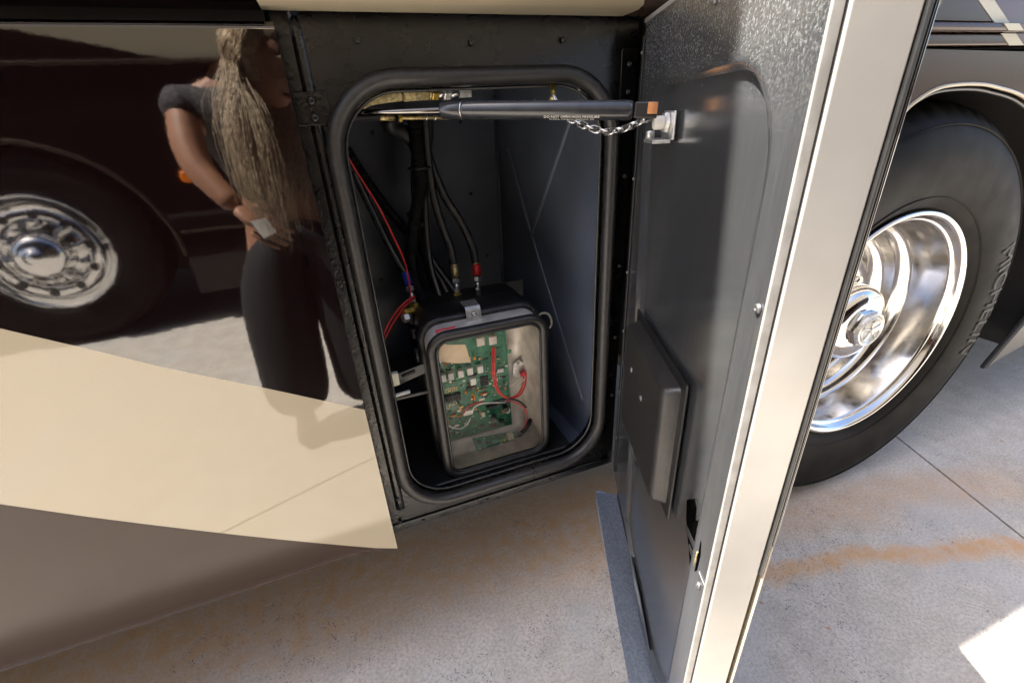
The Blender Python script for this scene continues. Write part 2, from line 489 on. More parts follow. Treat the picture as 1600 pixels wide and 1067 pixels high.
# ---- belt rail over the bay: rounded moulding, black | cream | taupe, graphic cuts slanted
railp = [(.03, 1.161), (-.008, 1.1615), (-.022, 1.1645), (-.030, 1.171), (-.0335, 1.181), (-.033, 1.193), (-.027, 1.205), (-.015, 1.215), (.0, 1.223), (.012, 1.30)]
def rail(name, x0, x1, sl0, sl1, mat, fn=lambda x, y, z: (x, y, z)):
    V = []; n = len(railp); N = 12
    for i in range(N + 1):
        for y, z in railp:
            k = (z - 1.15) / .15
            a = x0 + sl0 * (z - 1.15); b = x1 + sl1 * (z - 1.15)
            V.append(fn(a + (b - a) * i / N, y, z))
    F = [(i * n + j, i * n + j + 1, (i + 1) * n + j + 1, (i + 1) * n + j) for i in range(N) for j in range(n - 1)]
    return mesh(name, V, F, mat, RV, True)
rail('belt_rail', -7.4, -.026, 0, -.9, 'paint_black')
rail('belt_rail', -.0255, .425, -.9, -.7, 'paint_cream')
rail('belt_rail', .4255, .98, -.7, 0, 'paint_taupe')

# ---- compartment frame with rounded opening
FY = .040
OX0, OX1, OZ0, OZ1, ORAD = .010, .412, .396, 1.094, .088
inner = rrect(OX0, OX1, OZ0, OZ1, ORAD, 10)
cx, cz = (OX0 + OX1) / 2, (OZ0 + OZ1) / 2
fx0, fx1, fz0, fz1 = -.03, .452, .347, 1.168
def to_rect(q, x0, x1, z0, z1):
    dx, dz = q[0] - cx, q[1] - cz
    s = min(((x1 - cx) if dx > 0 else (cx - x0)) / max(abs(dx), 1e-6), ((z1 - cz) if dz > 0 else (cz - z0)) / max(abs(dz), 1e-6))
    return (cx + dx * s, cz + dz * s)
outer = [to_rect(q, fx0, fx1, fz0, fz1) for q in inner]
# snap the corner rays exactly to the corners
for c_ in ((fx0, fz0), (fx1, fz0), (fx0, fz1), (fx1, fz1)):
    k = min(range(len(outer)), key=lambda i: (outer[i][0] - c_[0]) ** 2 + (outer[i][1] - c_[1]) ** 2); outer[k] = c_
n = len(inner)
loops = [[(q[0], FY + .03, q[1]) for q in outer], [(q[0], FY, q[1]) for q in outer], [(a[0] * .5 + b[0] * .5, FY, a[1] * .5 + b[1] * .5) for a, b in zip(outer, inner)],
         [(q[0], FY, q[1]) for q in inner], [(q[0], FY + .03, q[1]) for q in inner]]
V = [v for l in loops for v in l]
F = [(l * n + i, l * n + (i + 1) % n, (l + 1) * n + (i + 1) % n, (l + 1) * n + i) for l in range(4) for i in range(n)]
frame = mesh('compartment_frame', V, F, 'frame_black', RV)
fixn(frame)
# raised left channel with its overlap plate, lower sill plate, right hinge plate
tube('channel', [(-.006, FY + .006, 1.166), (-.006, FY + .004, .9), (-.006, FY + .004, .62), (-.006, FY + .004, .40)], .009, 'frame_black', frame, 12)
prism('overlap_plate', [(-.028, 1.083), (.012, 1.083), (.016, 1.047), (-.028, 1.047)][::-1], FY - .0045, FY - .0005, 'frame_black', frame, flat_y, .001, 1)
prism('sill_plate', [(-.029, .349), (.445, .349), (.445, .366), (-.029, .366)], FY - .004, FY - .0006, 'frame_black', frame, flat_y, .001, 1)
prism('hinge_plate', rrect(.424, .451, 1.045, 1.125, .005, 3), FY - .004, FY - .0006, 'frame_black', frame, flat_y, .001, 1)
for (x, z) in ((-.006, 1.0735), (-.006, 1.0555)): screw('bolt', (x, FY - .0085, z), (0, -1, 0), .0052, 'black_plastic', frame, .005)
for (x, z) in ((.437, 1.105), (.437, 1.07), (.44, .95), (.44, .80), (.44, .66), (.44, .53), (.03, .357), (.16, .357), (.30, .357), (-.008, .43), (.06, 1.135), (.2, 1.132), (.33, 1.135), (-.012, .37)):
    screw('screw', (x, FY - .004, z), (0, -1, 0), .0038, 'black_plastic', frame, .003)

# ---- bulb seal round the opening, with its lip
def seal(name, x0, x1, z0, z1, r, rad, y, mat, parent, ell=1.0):
    path = [Vector((q[0], y, q[1])) for q in rrect(x0, x1, z0, z1, r, 12)]
    # densify straight runs
    out = []
    for i, a in enumerate(path):
        b = path[(i + 1) % len(path)]; k = max(1, int((b - a).length / .03))
        for t in range(k): out.append(a.lerp(b, t / k))
    V, F = sweep(out, [(c[0] * ell, c[1]) for c in circ(rad, 14)], True)
    return fixn(mesh(name, V, F, mat, parent, True))
sl_ = seal('bulb_seal', OX0 - .001, OX1 + .001, OZ0 - .001, OZ1 + .001, ORAD + .001, .0112, FY - .006, 'rubber', frame, 1.05)
seal('seal_lip', OX0 + .0125, OX1 - .0125, OZ0 + .0125, OZ1 - .0125, ORAD - .012, .0022, FY + .006, 'seal_lip', frame)
tube('seal_joint', [(.262, FY - .022, .391), (.2605, FY - .0175, .4065), (.259, FY - .004, .4095)], .0012, 'frame_black', frame, 6)

# ---- compartment liner: five walls, tapering inwards, pressed diagonal ribs on the right wall
f_ = [(.004, FY + .028), (.426, FY + .028)]; zt, zb = 1.108, .372
LB = (.02, .375, .5)   # back wall x0, x1, y
V = [(.004, FY + .028, zb), (.426, FY + .028, zb), (.426, FY + .028, zt), (.004, FY + .028, zt),
     (LB[0], LB[2], zb + .02), (LB[1], LB[2], zb + .02), (LB[1] + .012, LB[2], zt - .005), (LB[0], LB[2], zt - .005)]
liner = mesh('compartment_liner', V, [(0, 1, 5, 4), (1, 2, 6, 5), (2, 3, 7, 6), (3, 0, 4, 7), (4, 5, 6, 7)], 'liner', RV)
bm = bmesh.new(); bm.from_mesh(liner.data)
bmesh.ops.subdivide_edges(bm, edges=bm.edges, cuts=3, use_grid_fill=True); bm.to_mesh(liner.data); bm.free()
def rwall(t, z):   # point on the right wall, t = 0 at the front
    x = .426 + (LB[1] + .006 - .426) * t; return (x + .0025, FY + .028 + (LB[2] - FY - .028) * t, z)
for a, b in (((.86, .98), (.62, .80)), ((.62, .80), (.12, .47)), ((.22, 1.06), (.62, .80))):
    tube('rib', [rwall(*a), rwall((a[0] + b[0]) / 2, (a[1] + b[1]) / 2), rwall(*b)], .006, 'liner', liner, 10)
tube('corner_bead', [(LB[1] - .001, LB[2] - .003, .40), (LB[1] + .010, LB[2] - .003, 1.09)], .004, 'liner', liner, 8, straight=True)
box('floor_tray', (.022, FY + .034, .3745), (.372, .492, .3965), 'black_plastic', liner, .004)
for x, z in ((.10, 1.03), (.30, 1.04), (.34, .72), (.06, .70), (.31, .88)): screw('liner_screw', (x, LB[2] - .0005, z), (0, -1, 0), .0045, 'black_plastic', liner, .003)
for t, z in ((.2, 1.08), (.55, 1.07), (.8, .55), (.4, .62)): screw('liner_screw', rwall(t, z), (-1, 0, 0), .004, 'steel', liner, .003)
box('shelf_lip', (.02, .13, .575), (.094, .30, .583), 'black_plastic', liner, .002)

# ---- bay door, hinged at the right side, swung out
HX = .436; DA = R(111.5)
dv = Vector((math.cos(DA), -math.sin(DA), 0)); dn = Vector((-math.sin(DA), -math.cos(DA), 0))
def DW(w, z, off): q = Vector((HX, 0, z)) + dv * w + dn * off; return (q.x, q.y, q.z)
def dbot(w): return lerp_tab([(0, .343), (.237, .296), (.35, .256), (.45, .215)], w)
DWD, DTOP = .428, 1.148
pan = rrect(.034, .404, .255, 1.086, .085, 10)
pcx, pcz = .22, .67
# pan bottom narrows to a point-like U as the skin is cut on a slope
pan = [(q[0] if q[1] > .42 else q[0] + (.42 - q[1]) * (.95 if q[0] < .22 else -.06), q[1]) for q in pan]
pan2 = [(pcx + (a - pcx) * .972, pcz + (b - pcz) * .985) for a, b in pan]
pan3 = [(pcx + (a - pcx) * .945, pcz + (b - pcz) * .97) for a, b in pan]
pan4 = [(pcx + (a - pcx) * .925, pcz + (b - pcz) * .96) for a, b in pan]
def door_rect(q):
    dx, dz = q[0] - pcx, q[1] - pcz
    s = min(((DWD - pcx) if dx > 0 else pcx) / max(abs(dx), 1e-6), ((DTOP - pcz) if dz > 0 else (pcz - .20)) / max(abs(dz), 1e-6))
    w = pcx + dx * s; z = pcz + dz * s
    return (w, max(z, dbot(w)))
out_ = [door_rect(q) for q in pan]
for c_ in ((0, DTOP), (DWD, DTOP), (0, dbot(0)), (DWD, dbot(DWD))):
    k = min(range(len(out_)), key=lambda i: (out_[i][0] - c_[0]) ** 2 + (out_[i][1] - c_[1]) ** 2); out_[k] = c_
n = len(pan)
rings = [(out_, 0), (pan, 0), (pan2, .0028), (pan3, .0028), (pan4, -.004)]
V = [DW(q[0], q[1], o) for ring, o in rings for q in ring]
F = [(l * n + i, l * n + (i + 1) % n, (l + 1) * n + (i + 1) % n, (l + 1) * n + i) for l in range(4) for i in range(n)]
F.append(tuple(4 * n + i for i in range(n)))
door = mesh('compartment_door', V, F, 'door_skin', RV)
fixn(door)
bm = bmesh.new(); bm.from_mesh(door.data)
for f in bm.faces: f.smooth = len(f.verts) == 4
bm.to_mesh(door.data); bm.free()
def dbox(name, w0, w1, z0, z1, o0, o1, mat, bv=.0, par=None):
    return box(name, (w0, z0, o0), (w1, z1, o1), mat, par or door, bv, fn=DW)
# edge extrusion, bead, weather strip, painted outer skin
def dstrip(name, w0, w1, o0, o1, mat, zb=.19, zt=DTOP, bv=.0):
    return dbox(name, w0, w1, zb, zt, o0, o1, mat, bv)
dstrip('edge_bead', .4285, .4315, -.004, .0035, 'bead_grey', bv=.001)
dstrip('edge_extrusion', .4225, .4335, -.0455, -.0055, 'door_white', bv=.0015)
dstrip('weather_strip', .418, .4355, -.0500, -.046, 'black_plastic', zb=.62, bv=.002)
dstrip('outer_skin', -.01, .4345, -.0525, -.0504, 'paint_cream', zb=.2, zt=.662, bv=.001)
dstrip('outer_skin_upper', -.012, .4349, -.0525, -.0504, 'paint_black', zb=.6625, bv=.001)
dbox('door_core', .006, .417, .24, DTOP - .004, -.0500, -.0065, 'dark_body')
dbox('top_cap', -.002, .4275, DTOP + .0005, DTOP + .006, -.05, .002, 'door_white', .001)
# hinge leaf and rivets
dbox('hinge_leaf', -.006, .004, .36, 1.135, .0008, .003, 'black_plastic', .0008)
for z in (1.115, .95, .80, .69, .56, .45): screw('rivet', DW(.0005, z, .003), tuple(dn), .0026, 'rivet', door, .002)
for w, z in ((.4165, .905), (.4135, .578), (.245, 1.128)): screw('rivet', DW(w, z, .0005), tuple(dn), .0042, 'rivet', door, .0028)
dbox('stiffener_edge', .409, .425, .592, .5945, .0005, .0012, 'bead_grey', .0003)
# bottom return of the outer skin, facing up
fl = [(-.004, .034), (.000, .040), (.02, .0425), (.24, .0425), (.45, .041), (.45, -.05), (.0, -.05), (-.004, -.02)]
flo = prism('bottom_return', fl, 0, .003, 'door_return', door, lambda w, o, d: DW(w, lerp_tab([(0, .302), (.12, .283), (.28, .272), (.36, .262), (.46, .245)], max(w, 0)) - d + (-.02 if o < 0 else 0), o)) if 'door_return' in M else None
# vent cover: flanged grained tray
vf = prism('vent_cover', rrect(.086, .312, .563, .769, .002, 2), .0006, .0035, 'black_plastic', door, DW, .0006, 1)
lo_ = rrect(.100, .300, .577, .757, .006, 3); hi_ = rrect(.108, .292, .585, .749, .010, 3)
k = len(lo_)
V = [DW(a, b, .0034) for a, b in lo_] + [DW(a * .6 + c * .4, b * .6 + d_ * .4, .019) for (a, b), (c, d_) in zip(lo_, hi_)] + [DW(a * .25 + c * .75, b * .25 + d_ * .75, .0228) for (a, b), (c, d_) in zip(lo_, hi_)] + [DW(pcx * 0 + .2 + (a - .2) * .96, .667 + (b - .667) * .96, .0240) for a, b in hi_]
F = [(l * k + i, l * k + (i + 1) % k, (l + 1) * k + (i + 1) % k, (l + 1) * k + i) for l in range(3) for i in range(k)] + [tuple(3 * k + i for i in range(k))]
vt = fixn(mesh('vent_tray', V, F, 'grained_plastic', door, True))
bm = bmesh.new(); bm.from_mesh(vt.data)
for f in bm.faces:
    if len(f.verts) > 4: f.smooth = False
bm.to_mesh(vt.data); bm.free()
for w, z in ((.155, .70), (.215, .69)): screw('vent_screw', DW(w, z, .0241), tuple(dn), .0048, 'rivet', door, .002)
# latch opening: its inner shade painted as a flat black plate, with lever
cut = [(.352, .640), (.360, .650), (.368, .646), (.373, .625), (.381, .640), (.390, .646), (.399, .636), (.404, .612), (.403, .588), (.396, .574), (.388, .572), (.380, .585), (.370, .600), (.358, .618)]
prism('latch_hole_shade', cut, -.006, .0009, 'hole_shade_black', door, DW)
dbox('latch_lever', .364, .392, .606, .614, .001, .0024, 'black_plastic', .0008)
dbox('latch_hook', .378, .398, .592, .600, .001, .0022, 'black_plastic', .0008)
rod('latch_spring', DW(.397, .588, .0016), DW(.399, .612, .0016), .0010, 'old_brass', door)
rod('latch_pin', DW(.392, .580, .0009), DW(.392, .580, .0022), .0026, 'steel', door)

# ---- fender panel with wheel arch, mouldings, stripes, right-hand skirt
WX, WZ = 1.205, .512
AR = [(.955, .93), (.998, .992), (1.027, 1.024), (1.071, 1.046), (1.121, 1.056), (1.219, 1.056), (1.309, 1.044), (1.386, 1.028), (1.50, .985), (1.62, .915), (1.72, .82), (1.80, .71), (1.86, .58), (1.89, .47), (1.90, .40)]
AL = [(.72, .33), (.73, .5), (.76, .62), (.80, .72), (.86, .82)]
arch = [(q.x, q.z) for q in smooth_path([(a, 0, b) for a, b in AL + AR], 5)]
xsf = [q[0] for q in arch]
# panel sheet: columns from arch up to the body line
V = [(.47, 0, .345), (.47, 0, 1.118)]; 
for a, b in arch: V += [(a, 0, b), (a, 0, 1.118 - .012 * max(0, min(1, (a - .9) / .6)))]
V += [(4.5, 0, .345), (4.5, 0, 1.106)]
F = [(2 * i, 2 * i + 2, 2 * i + 3, 2 * i + 1) for i in range(len(V) // 2 - 1)]
V += [(v[0], .02, v[2]) for v in V[:]]; h_ = len(V) // 2
for i in range(h_ // 2 - 1): F.append((2 * i, h_ + 2 * i, h_ + 2 * i + 2, 2 * i + 2))
fender = mesh('fender_panel', V, F, 'paint_taupe', RV); fixn(fender)
tube('arch_trim', [(a, -.001, b) for a, b in arch[::3]], .0035, 'paint_cream', fender, 10, 4)
tube('arch_lip', [(a + (WX - a) * .014, .008, b + (WZ - b) * .014) for a, b in arch[::3]], .004, 'black_plastic', fender, 8, 4)
# mouldings above
def fbar(name, z0, z1, y0, y1, mat, x0=.452, x1=4.4, par=RV, bv=.004):
    return box(name, (x0, y0, z0), (x1, y1, z1), mat, par, bv, seg=3)
fbar('body_band', 1.1195, 1.139, -.001, .03, 'paint_taupe')
fbar('bright_rail', 1.140, 1.154, -.014, .02, 'paint_taupe', bv=.006)
fbar('body_band', 1.155, 1.20, -.002, .03, 'paint_taupe', x0=.99)
fbar('bright_rail', 1.2005, 1.216, -.012, .02, 'paint_taupe', x0=.99, bv=.006)
fbar('body_band', 1.217, 1.30, -.003, .03, 'paint_maroon', x0=.99)
def stripe(name, poly, y, mat):  # painted graphic as a thin applied film
    return prism(name, poly, y - .0008, y, mat, RV, flat_y)
def slant(z): return 1.30 - (z - 1.12) * 2.1
for z0, z1, y in ((1.1197, 1.1388, -.0011), (1.1415, 1.1525, -.0141), (1.1552, 1.1998, -.0021)):
    stripe('cream_stripe', [(slant(z0) - .035, z0), (slant(z0) + .012, z0), (slant(z1) + .012, z1), (slant(z1) - .035, z1)], y, 'paint_cream')
    stripe('maroon_field', [(slant(z0) + .0125, z0), (4.3, z0), (4.3, z1), (slant(z1) + .0125, z1)], y, 'paint_maroon')
stripe('cream_stripe', [(1.345, 1.09), (1.42, 1.05), (1.46, 1.05), (1.40, 1.095), (1.345, 1.104)], -.0003, 'paint_cream')
# wheel housing
well = [(.70, .35), (.71, .62), (.80, .86), (.93, 1.00), (1.07, 1.075), (1.20, 1.085), (1.36, 1.065), (1.52, 1.01), (1.70, .90), (1.86, .70), (1.93, .30)]
pw = smooth_path([(a, .02, b) for a, b in well], 5)
V = [tuple(q) for q in pw] + [(q.x, .60, q.z) for q in pw]; k = len(pw)
F = [(i, i + 1, k + i + 1, k + i) for i in range(k - 1)] + [tuple(range(k, 2 * k))]
mesh('wheel_housing', V, F, 'dark_body', RV)
# mud flap / skirt nose right of the wheel
prism('skirt_nose', [(1.735, .285), (1.80, .31), (2.05, .36), (2.4, .40), (2.4, .52), (1.95, .50), (1.86, .45)], -.012, .006, 'black_plastic', RV, flat_y, .004)
prism('skirt_edge', [(1.86, .452), (1.955, .503), (2.4, .523), (2.4, .56), (1.94, .53), (1.85, .47)], -.013, .004, 'paint_cream', RV, flat_y, .002)

# ---- wheels
def hexcap(name, c, r, h, mat, par, sgn=-1): return rod(name, c, (c[0], c[1] + sgn * h, c[2]), r, mat, par, six=True)
def tyre_prof(sg):  # (radius, offset along Y from the rim face, sign sg = inward)
    return [(r, sg * t) for r, t in ((.286, .016), (.296, .013), (.304, .006), (.32, -.006), (.345, -.015), (.375, -.020), (.41, -.021), (.44, -.017), (.465, -.009), (.485, .003), (.502, .018), (.514, .035), (.521, .055), (.524, .08), (.525, .12), (.525, .16), (.525, .20), (.521, .235), (.50, .265), (.45, .29), (.38, .285), (.30, .255), (.27, .24))]
def make_tyre(c, sg, par):
    def mod(i, j, r, t):
        if 10 <= j <= 13 and i % 4 == 0: r -= .006 if j < 13 else .008
        return r, t
    o = lathe('tyre', tyre_prof(sg), c, 'tyre', par, 240, mod=mod)
    for v in o.data.vertices:
        wz = v.co.z + BASE[o.name].z
        if wz < .002: v.co.z = .002 - BASE[o.name].z
    for rr, yy in ((.330, -.0105), (.475, -.0062)):
        lathe('sidewall_bead', [(rr - .0022, sg * (yy + .002)), (rr, sg * (yy - .0022)), (rr + .0022, sg * (yy + .002))], c, 'tyre', par, 160)
    return o
def yprof(r):
    T = tyre_prof(1)
    for (a, b), (c_, d_) in zip(T, T[1:]):
        if a <= r <= c_: return b + (d_ - b) * (r - a) / (c_ - a)
    return -.02
def sidewall_text(body, c, ang, size, r0, par, sg=1, flip=False):
    V, F = text_mesh(body, size); out = []
    for v in V:
        r = r0 + v.y; a = R(ang) - v.x / (r0 + size * .35) * 1.0
        y = yprof(r) - .0028
        out.append((c[0] + r * math.cos(a) * sg, c[1] + y * sg, c[2] + r * math.sin(a)))
    return mesh('raised_lettering', out, F, 'tyre_letter', par)
RIMY = .018
wheel = box('wheel', (WX - .05, RIMY + .20, WZ - .05), (WX + .05, RIMY + .5, WZ + .05), 'dark_body', RV)
make_tyre((WX, RIMY, WZ), 1, wheel)
sidewall_text('MICHELIN', (WX, RIMY, WZ), 2, .075, .392, wheel)
rp = [(.288, .022), (.298, .010), (.3005, .002), (.297, -.003), (.290, -.002), (.2845, .006), (.281, .015), (.2785, .017), (.2755, .017), (.2725, .024), (.264, .098), (.262, .104), (.255, .110), (.2475, .1125), (.2405, .118), (.2345, .130), (.2305, .150), (.2245, .158), (.214, .160), (.206, .165), (.199, .176), (.190, .190), (.178, .196), (.150, .196), (.120, .192), (.098, .192), (.09, .20)]
lathe('rim', rp, (WX, RIMY, WZ), 'polished', wheel, 144)
for i in range(10):
    a = R(36 * i + 12); c_ = (WX + .205 * math.cos(a), RIMY + .1665, WZ + .205 * math.sin(a))
    b_ = (WX + .137 * math.cos(a + .31), RIMY + .1935, WZ + .137 * math.sin(a + .31))
    lathe('hand_hole', [(0, .0), (.017, .0), (.021, -.003), (.0225, .003)], (WX + .168 * math.cos(a), RIMY + .1955, WZ + .168 * math.sin(a)), 'black_plastic', wheel, 20)
    rod('lug_cover', b_, (b_[0], b_[1] - .045, b_[2]), .0165, 'chrome', wheel, 18)
lathe('hub_cover', [(.120, .192), (.121, .16), (.118, .145), (.110, .140), (.104, .137), (.103, .120), (.1025, .072), (.1005, .062), (.095, .052), (.085, .044), (.070, .0395), (.055, .038), (.0, .038)], (WX, RIMY, WZ), 'chrome', wheel, 96)
hexcap('oil_cap', (WX, RIMY + .039, WZ), .050, .013, 'chrome', wheel)
lathe('oil_cap_face', [(.0455, .0265), (.0455, .018), (.043, .015), (.0395, .0155), (.039, .0175), (0, .0175)], (WX, RIMY, WZ), 'galv', wheel, 40)
for i in range(5):
    a = R(72 * i + 20)
    rod('cap_emblem', (WX, RIMY + .0165, WZ), (WX + .030 * math.cos(a), RIMY + .0165, WZ + .030 * math.sin(a)), .0022, 'steel', wheel, 6)
lathe('cap_emblem_ring', [(.031, .0175), (.0315, .0155), (.0335, .0155), (.034, .0175)], (WX, RIMY, WZ), 'steel', wheel, 36)

def P0(c, dx, dz): return (c[0] + dx, c[1], c[2] + dz)

# ================================================================== CONTROL BOX in the compartment
CB = thing('control_box', (.205, .18, .39), 'black gasketed control box with clear window over a green circuit board', 'control box')
bx0, bx1, bz0, bz1 = .098, .313, .400, .712
def shellrr(name, specs, mat, cap=None, par=CB):
    """loft of rounded rects: specs = [(inset, radius, y)]"""
    V = []; k = 0
    for ins, r, y in specs:
        l = rrect(bx0 + ins, bx1 - ins, bz0 + ins, bz1 - ins, r, 6); k = len(l)
        V += [(a, y, b) for a, b in l]
    F = [(l * k + i, l * k + (i + 1) % k, (l + 1) * k + (i + 1) % k, (l + 1) * k + i) for l in range(len(specs) - 1) for i in range(k)]
    if cap is not None: F.append(tuple((len(specs) - 1 if cap else 0) * k + i for i in range(k)))
    return fixn(mesh(name, V, F, mat, par, True))
def ring(name, ins, rad, y, r, mat, ell=1.0):
    return seal(name, bx0 + ins, bx1 - ins, bz0 + ins, bz1 - ins, rad, r, y, mat, CB, ell)
shellrr('housing', [(-.008, .034, .142), (-.012, .036, .150), (-.012, .036, .262), (.0, .03, .272)], 'black_plastic')
shellrr('liner_tray', [(.006, .028, .088), (.008, .026, .125), (.013, .022, .176)], 'box_metal', cap=True)
shellrr('neck_band', [(-.001, .030, .094), (-.003, .032, .134)], 'box_metal')
ring('front_gasket', .0005, .030, .084, .0088, 'rubber')
ring('gasket_lip', .0095, .024, .0795, .0022, 'rubber')
ring('rear_gasket', -.006, .034, .138, .0085, 'rubber')
pl = rrect(bx0 + .008, bx1 - .008, bz0 + .008, bz1 - .008, .024, 6)
mesh('clear_window', [(a, .082, b) for a, b in pl], [tuple(range(len(pl)))], 'pane', CB)
# clip over the top edge
cl = [(0.1764, 0.1180, 0.7420), (0.2090, 0.1180, 0.7408), (0.2070, 0.1080, 0.7247), (0.1744, 0.1080, 0.7262)]
V = [(.176, .158, .7385), (.204, .158, .7385), (.176, .126, .7385), (.204, .126, .7385), (.176, .122, .735), (.204, .122, .735), (.176, .118, .712), (.204, .118, .712)]
clip = mesh('clip', V, [(0, 1, 3, 2), (2, 3, 5, 4), (4, 5, 7, 6)], 'galv', CB)
md = clip.modifiers.new('s', 'SOLIDIFY'); md.thickness = .002; md.offset = 0
screw('clip_screw', (.19, .1175, .7265), (0, -1, .15), .0052, 'steel', CB, .004)
mesh('warning_label', [(0.1134, 0.1000, 0.7109), (0.1493, 0.1000, 0.7107), (0.1500, 0.1050, 0.7160), (0.1140, 0.1050, 0.7161)], [(0, 1, 2, 3)], 'red', CB)
box('mounting_plate', (.10, .262, .66), (.345, .2655, .724), 'black_plastic', CB, .001)
box('valve_block', (.12, .205, .716), (.30, .25, .7245), 'black_plastic', CB, .003)
mesh('manifold_label', [(0.2098, 0.2250, 0.7079), (0.2640, 0.2250, 0.7064), (0.2650, 0.2250, 0.7005), (0.2118, 0.2250, 0.7004)], [(0, 1, 2, 3)], 'white_plastic', CB)
# circuit board with components
PY = .160
pc = [(0.1244, 0.1600, 0.6455), (0.1453, 0.1600, 0.6714), (0.2637, 0.1600, 0.6682), (0.2647, 0.1600, 0.4268), (0.1168, 0.1600, 0.4257)]
pcb = mesh('circuit_board', [(a, PY, c) for a, b, c in pc] + [(a, PY + .0016, c) for a, b, c in pc], [(0, 1, 2, 3, 4), (9, 8, 7, 6, 5)] + [(i, (i + 1) % 5, 5 + (i + 1) % 5, 5 + i) for i in range(5)], 'pcb', CB)
fixn(pcb)
def comp(name, c, w, h, d, mat, bv=.0006, y=PY, par=None):
    return box(name, (c[0] - w / 2, y - d, c[2] - h / 2), (c[0] + w / 2, y - .0001, c[2] + h / 2), mat, par or pcb, bv, seg=1)
for c in ((0.1231, 0.1500, 0.5904), (0.1387, 0.1500, 0.5908), (0.1592, 0.1500, 0.5914), (0.1786, 0.1500, 0.5924), (0.2001, 0.1500, 0.5914), (0.1830, 0.1500, 0.5671)): comp('relay', c, .0115, .0155, .014, 'white_plastic')
comp('switch_block', (0.2448, 0.1550, 0.5729), .014, .009, .005, 'white_plastic')
for c in ((0.2060, 0.1520, 0.6531), (0.2311, 0.1520, 0.6503)): comp('clear_relay', c, .016, .018, .014, 'box_metal')
for i in range(8): comp('connector', P0((0.1243, 0.1550, 0.5356), .0042 * i, .0), .0034, .017, .007, 'chip')
for i in range(5): comp('transistor', P0((0.2091, 0.1550, 0.5651), 0, -.0045 * i), .017, .0034, .004, 'chip')
comp('chip', (0.1804, 0.1570, 0.5468), .022, .007, .003, 'chip'); comp('chip', (0.2315, 0.1570, 0.6145), .012, .006, .003, 'chip'); comp('chip', (0.2045, 0.1570, 0.5179), .018, .006, .003, 'chip')
comp('chip', (0.2227, 0.1570, 0.4930), .03, .006, .003, 'chip')
for i, cn in enumerate(('red', 'yellow', 'pcb_trace', 'red', 'pcb_trace', 'red')): comp('indicator', P0((0.1914, 0.1550, 0.5371), .0037 * i, .0004 * i), .0024, .004, .004, cn)
comp('pin_header', (0.2045, 0.1550, 0.5263), .019, .0024, .004, 'orange')
for i, cn in enumerate(('yellow', 'yellow', 'red', 'red')): comp('indicator', P0((0.1813, 0.1550, 0.5336), 0, -.004 * i), .003, .003, .004, cn)
comp('pin_header', (0.1844, 0.1550, 0.5216), .0022, .018, .004, 'orange')
comp('pin_header', (0.1217, 0.1550, 0.4785), .0022, .028, .004, 'orange'); comp('pin_header', (0.1489, 0.1550, 0.4866), .012, .003, .004, 'orange')
for i in range(6):
    for j in range(2): comp('resistor', P0((0.1273, 0.1570, 0.5568), .0045 * i, -.006 * j), .0015, .0042, .002, 'old_brass', 0)
for i in range(4): comp('resistor', P0((0.1529, 0.1570, 0.5069), 0, -.0035 * i), .008, .0014, .002, 'copper', 0)
for i in range(3):
    for j in range(2): comp('resistor', P0((0.2376, 0.1570, 0.5613), .005 * i, -.007 * j), .0018, .0025, .002, 'ivory_plastic', 0)
for c in ((0.1329, 0.1520, 0.6146), (0.1932, 0.1520, 0.6143), (0.2538, 0.1520, 0.5264), (0.1672, 0.1520, 0.5393)): comp('capacitor', c, .005, .008, .003, 'orange', .0012)
for c in ((0.1458, 0.1520, 0.6143), (0.1652, 0.1520, 0.6124), (0.2037, 0.1520, 0.6103)): comp('capacitor', c, .004, .006, .003, 'copper', .001)
comp('wire_plug', (0.1650, 0.1400, 0.4948), .020, .011, .012, 'white_plastic'); comp('wire_plug', (0.1606, 0.1500, 0.4630), .009, .006, .006, 'white_plastic')
comp('wire_plug', (0.1993, 0.1500, 0.5156), .013, .005, .006, 'white_plastic'); comp('wire_plug', (0.2002, 0.1500, 0.4742), .007, .012, .004, 'ivory_plastic')
rod('electrolytic', (0.2206, 0.1520, 0.4667), (0.2150, 0.1250, 0.4764), .0065, 'chip', pcb); rod('electrolytic', (0.2481, 0.1550, 0.4868), (0.2435, 0.1300, 0.4908), .0062, 'chip', pcb)
rod('coin_cell', (0.2556, 0.1580, 0.4692), (0.2529, 0.1500, 0.4743), .0065, 'white_plastic', pcb); comp('heat_sink', (0.2197, 0.1400, 0.4914), .022, .006, .01, 'chip')
for c in ((0.1940, 0.1570, 0.4425), (0.2099, 0.1570, 0.4391), (0.2189, 0.1570, 0.4398), (0.2264, 0.1570, 0.4400)): comp('indicator', c, .002, .003, .003, 'red', 0)
for i in range(46):
    u_ = random.random(); v_ = random.random()
    a = Vector((0.1374, 0.1600, 0.6254)).lerp(Vector((0.2690, 0.1600, 0.6161)), u_); b = Vector((0.1207, 0.1600, 0.4348)).lerp(Vector((0.2620, 0.1600, 0.4347)), u_)
    q = a.lerp(b, v_); w_ = random.choice((.004, .006, .008, .010))
    comp('chip', (q.x, 0, q.z), w_, w_ * random.choice((.35, .5, .8)), random.choice((.0015, .0025, .005)), random.choice(('chip', 'chip', 'chip', 'copper', 'white_plastic', 'old_brass', 'orange', 'pcb_trace', 'blue')), .0003)
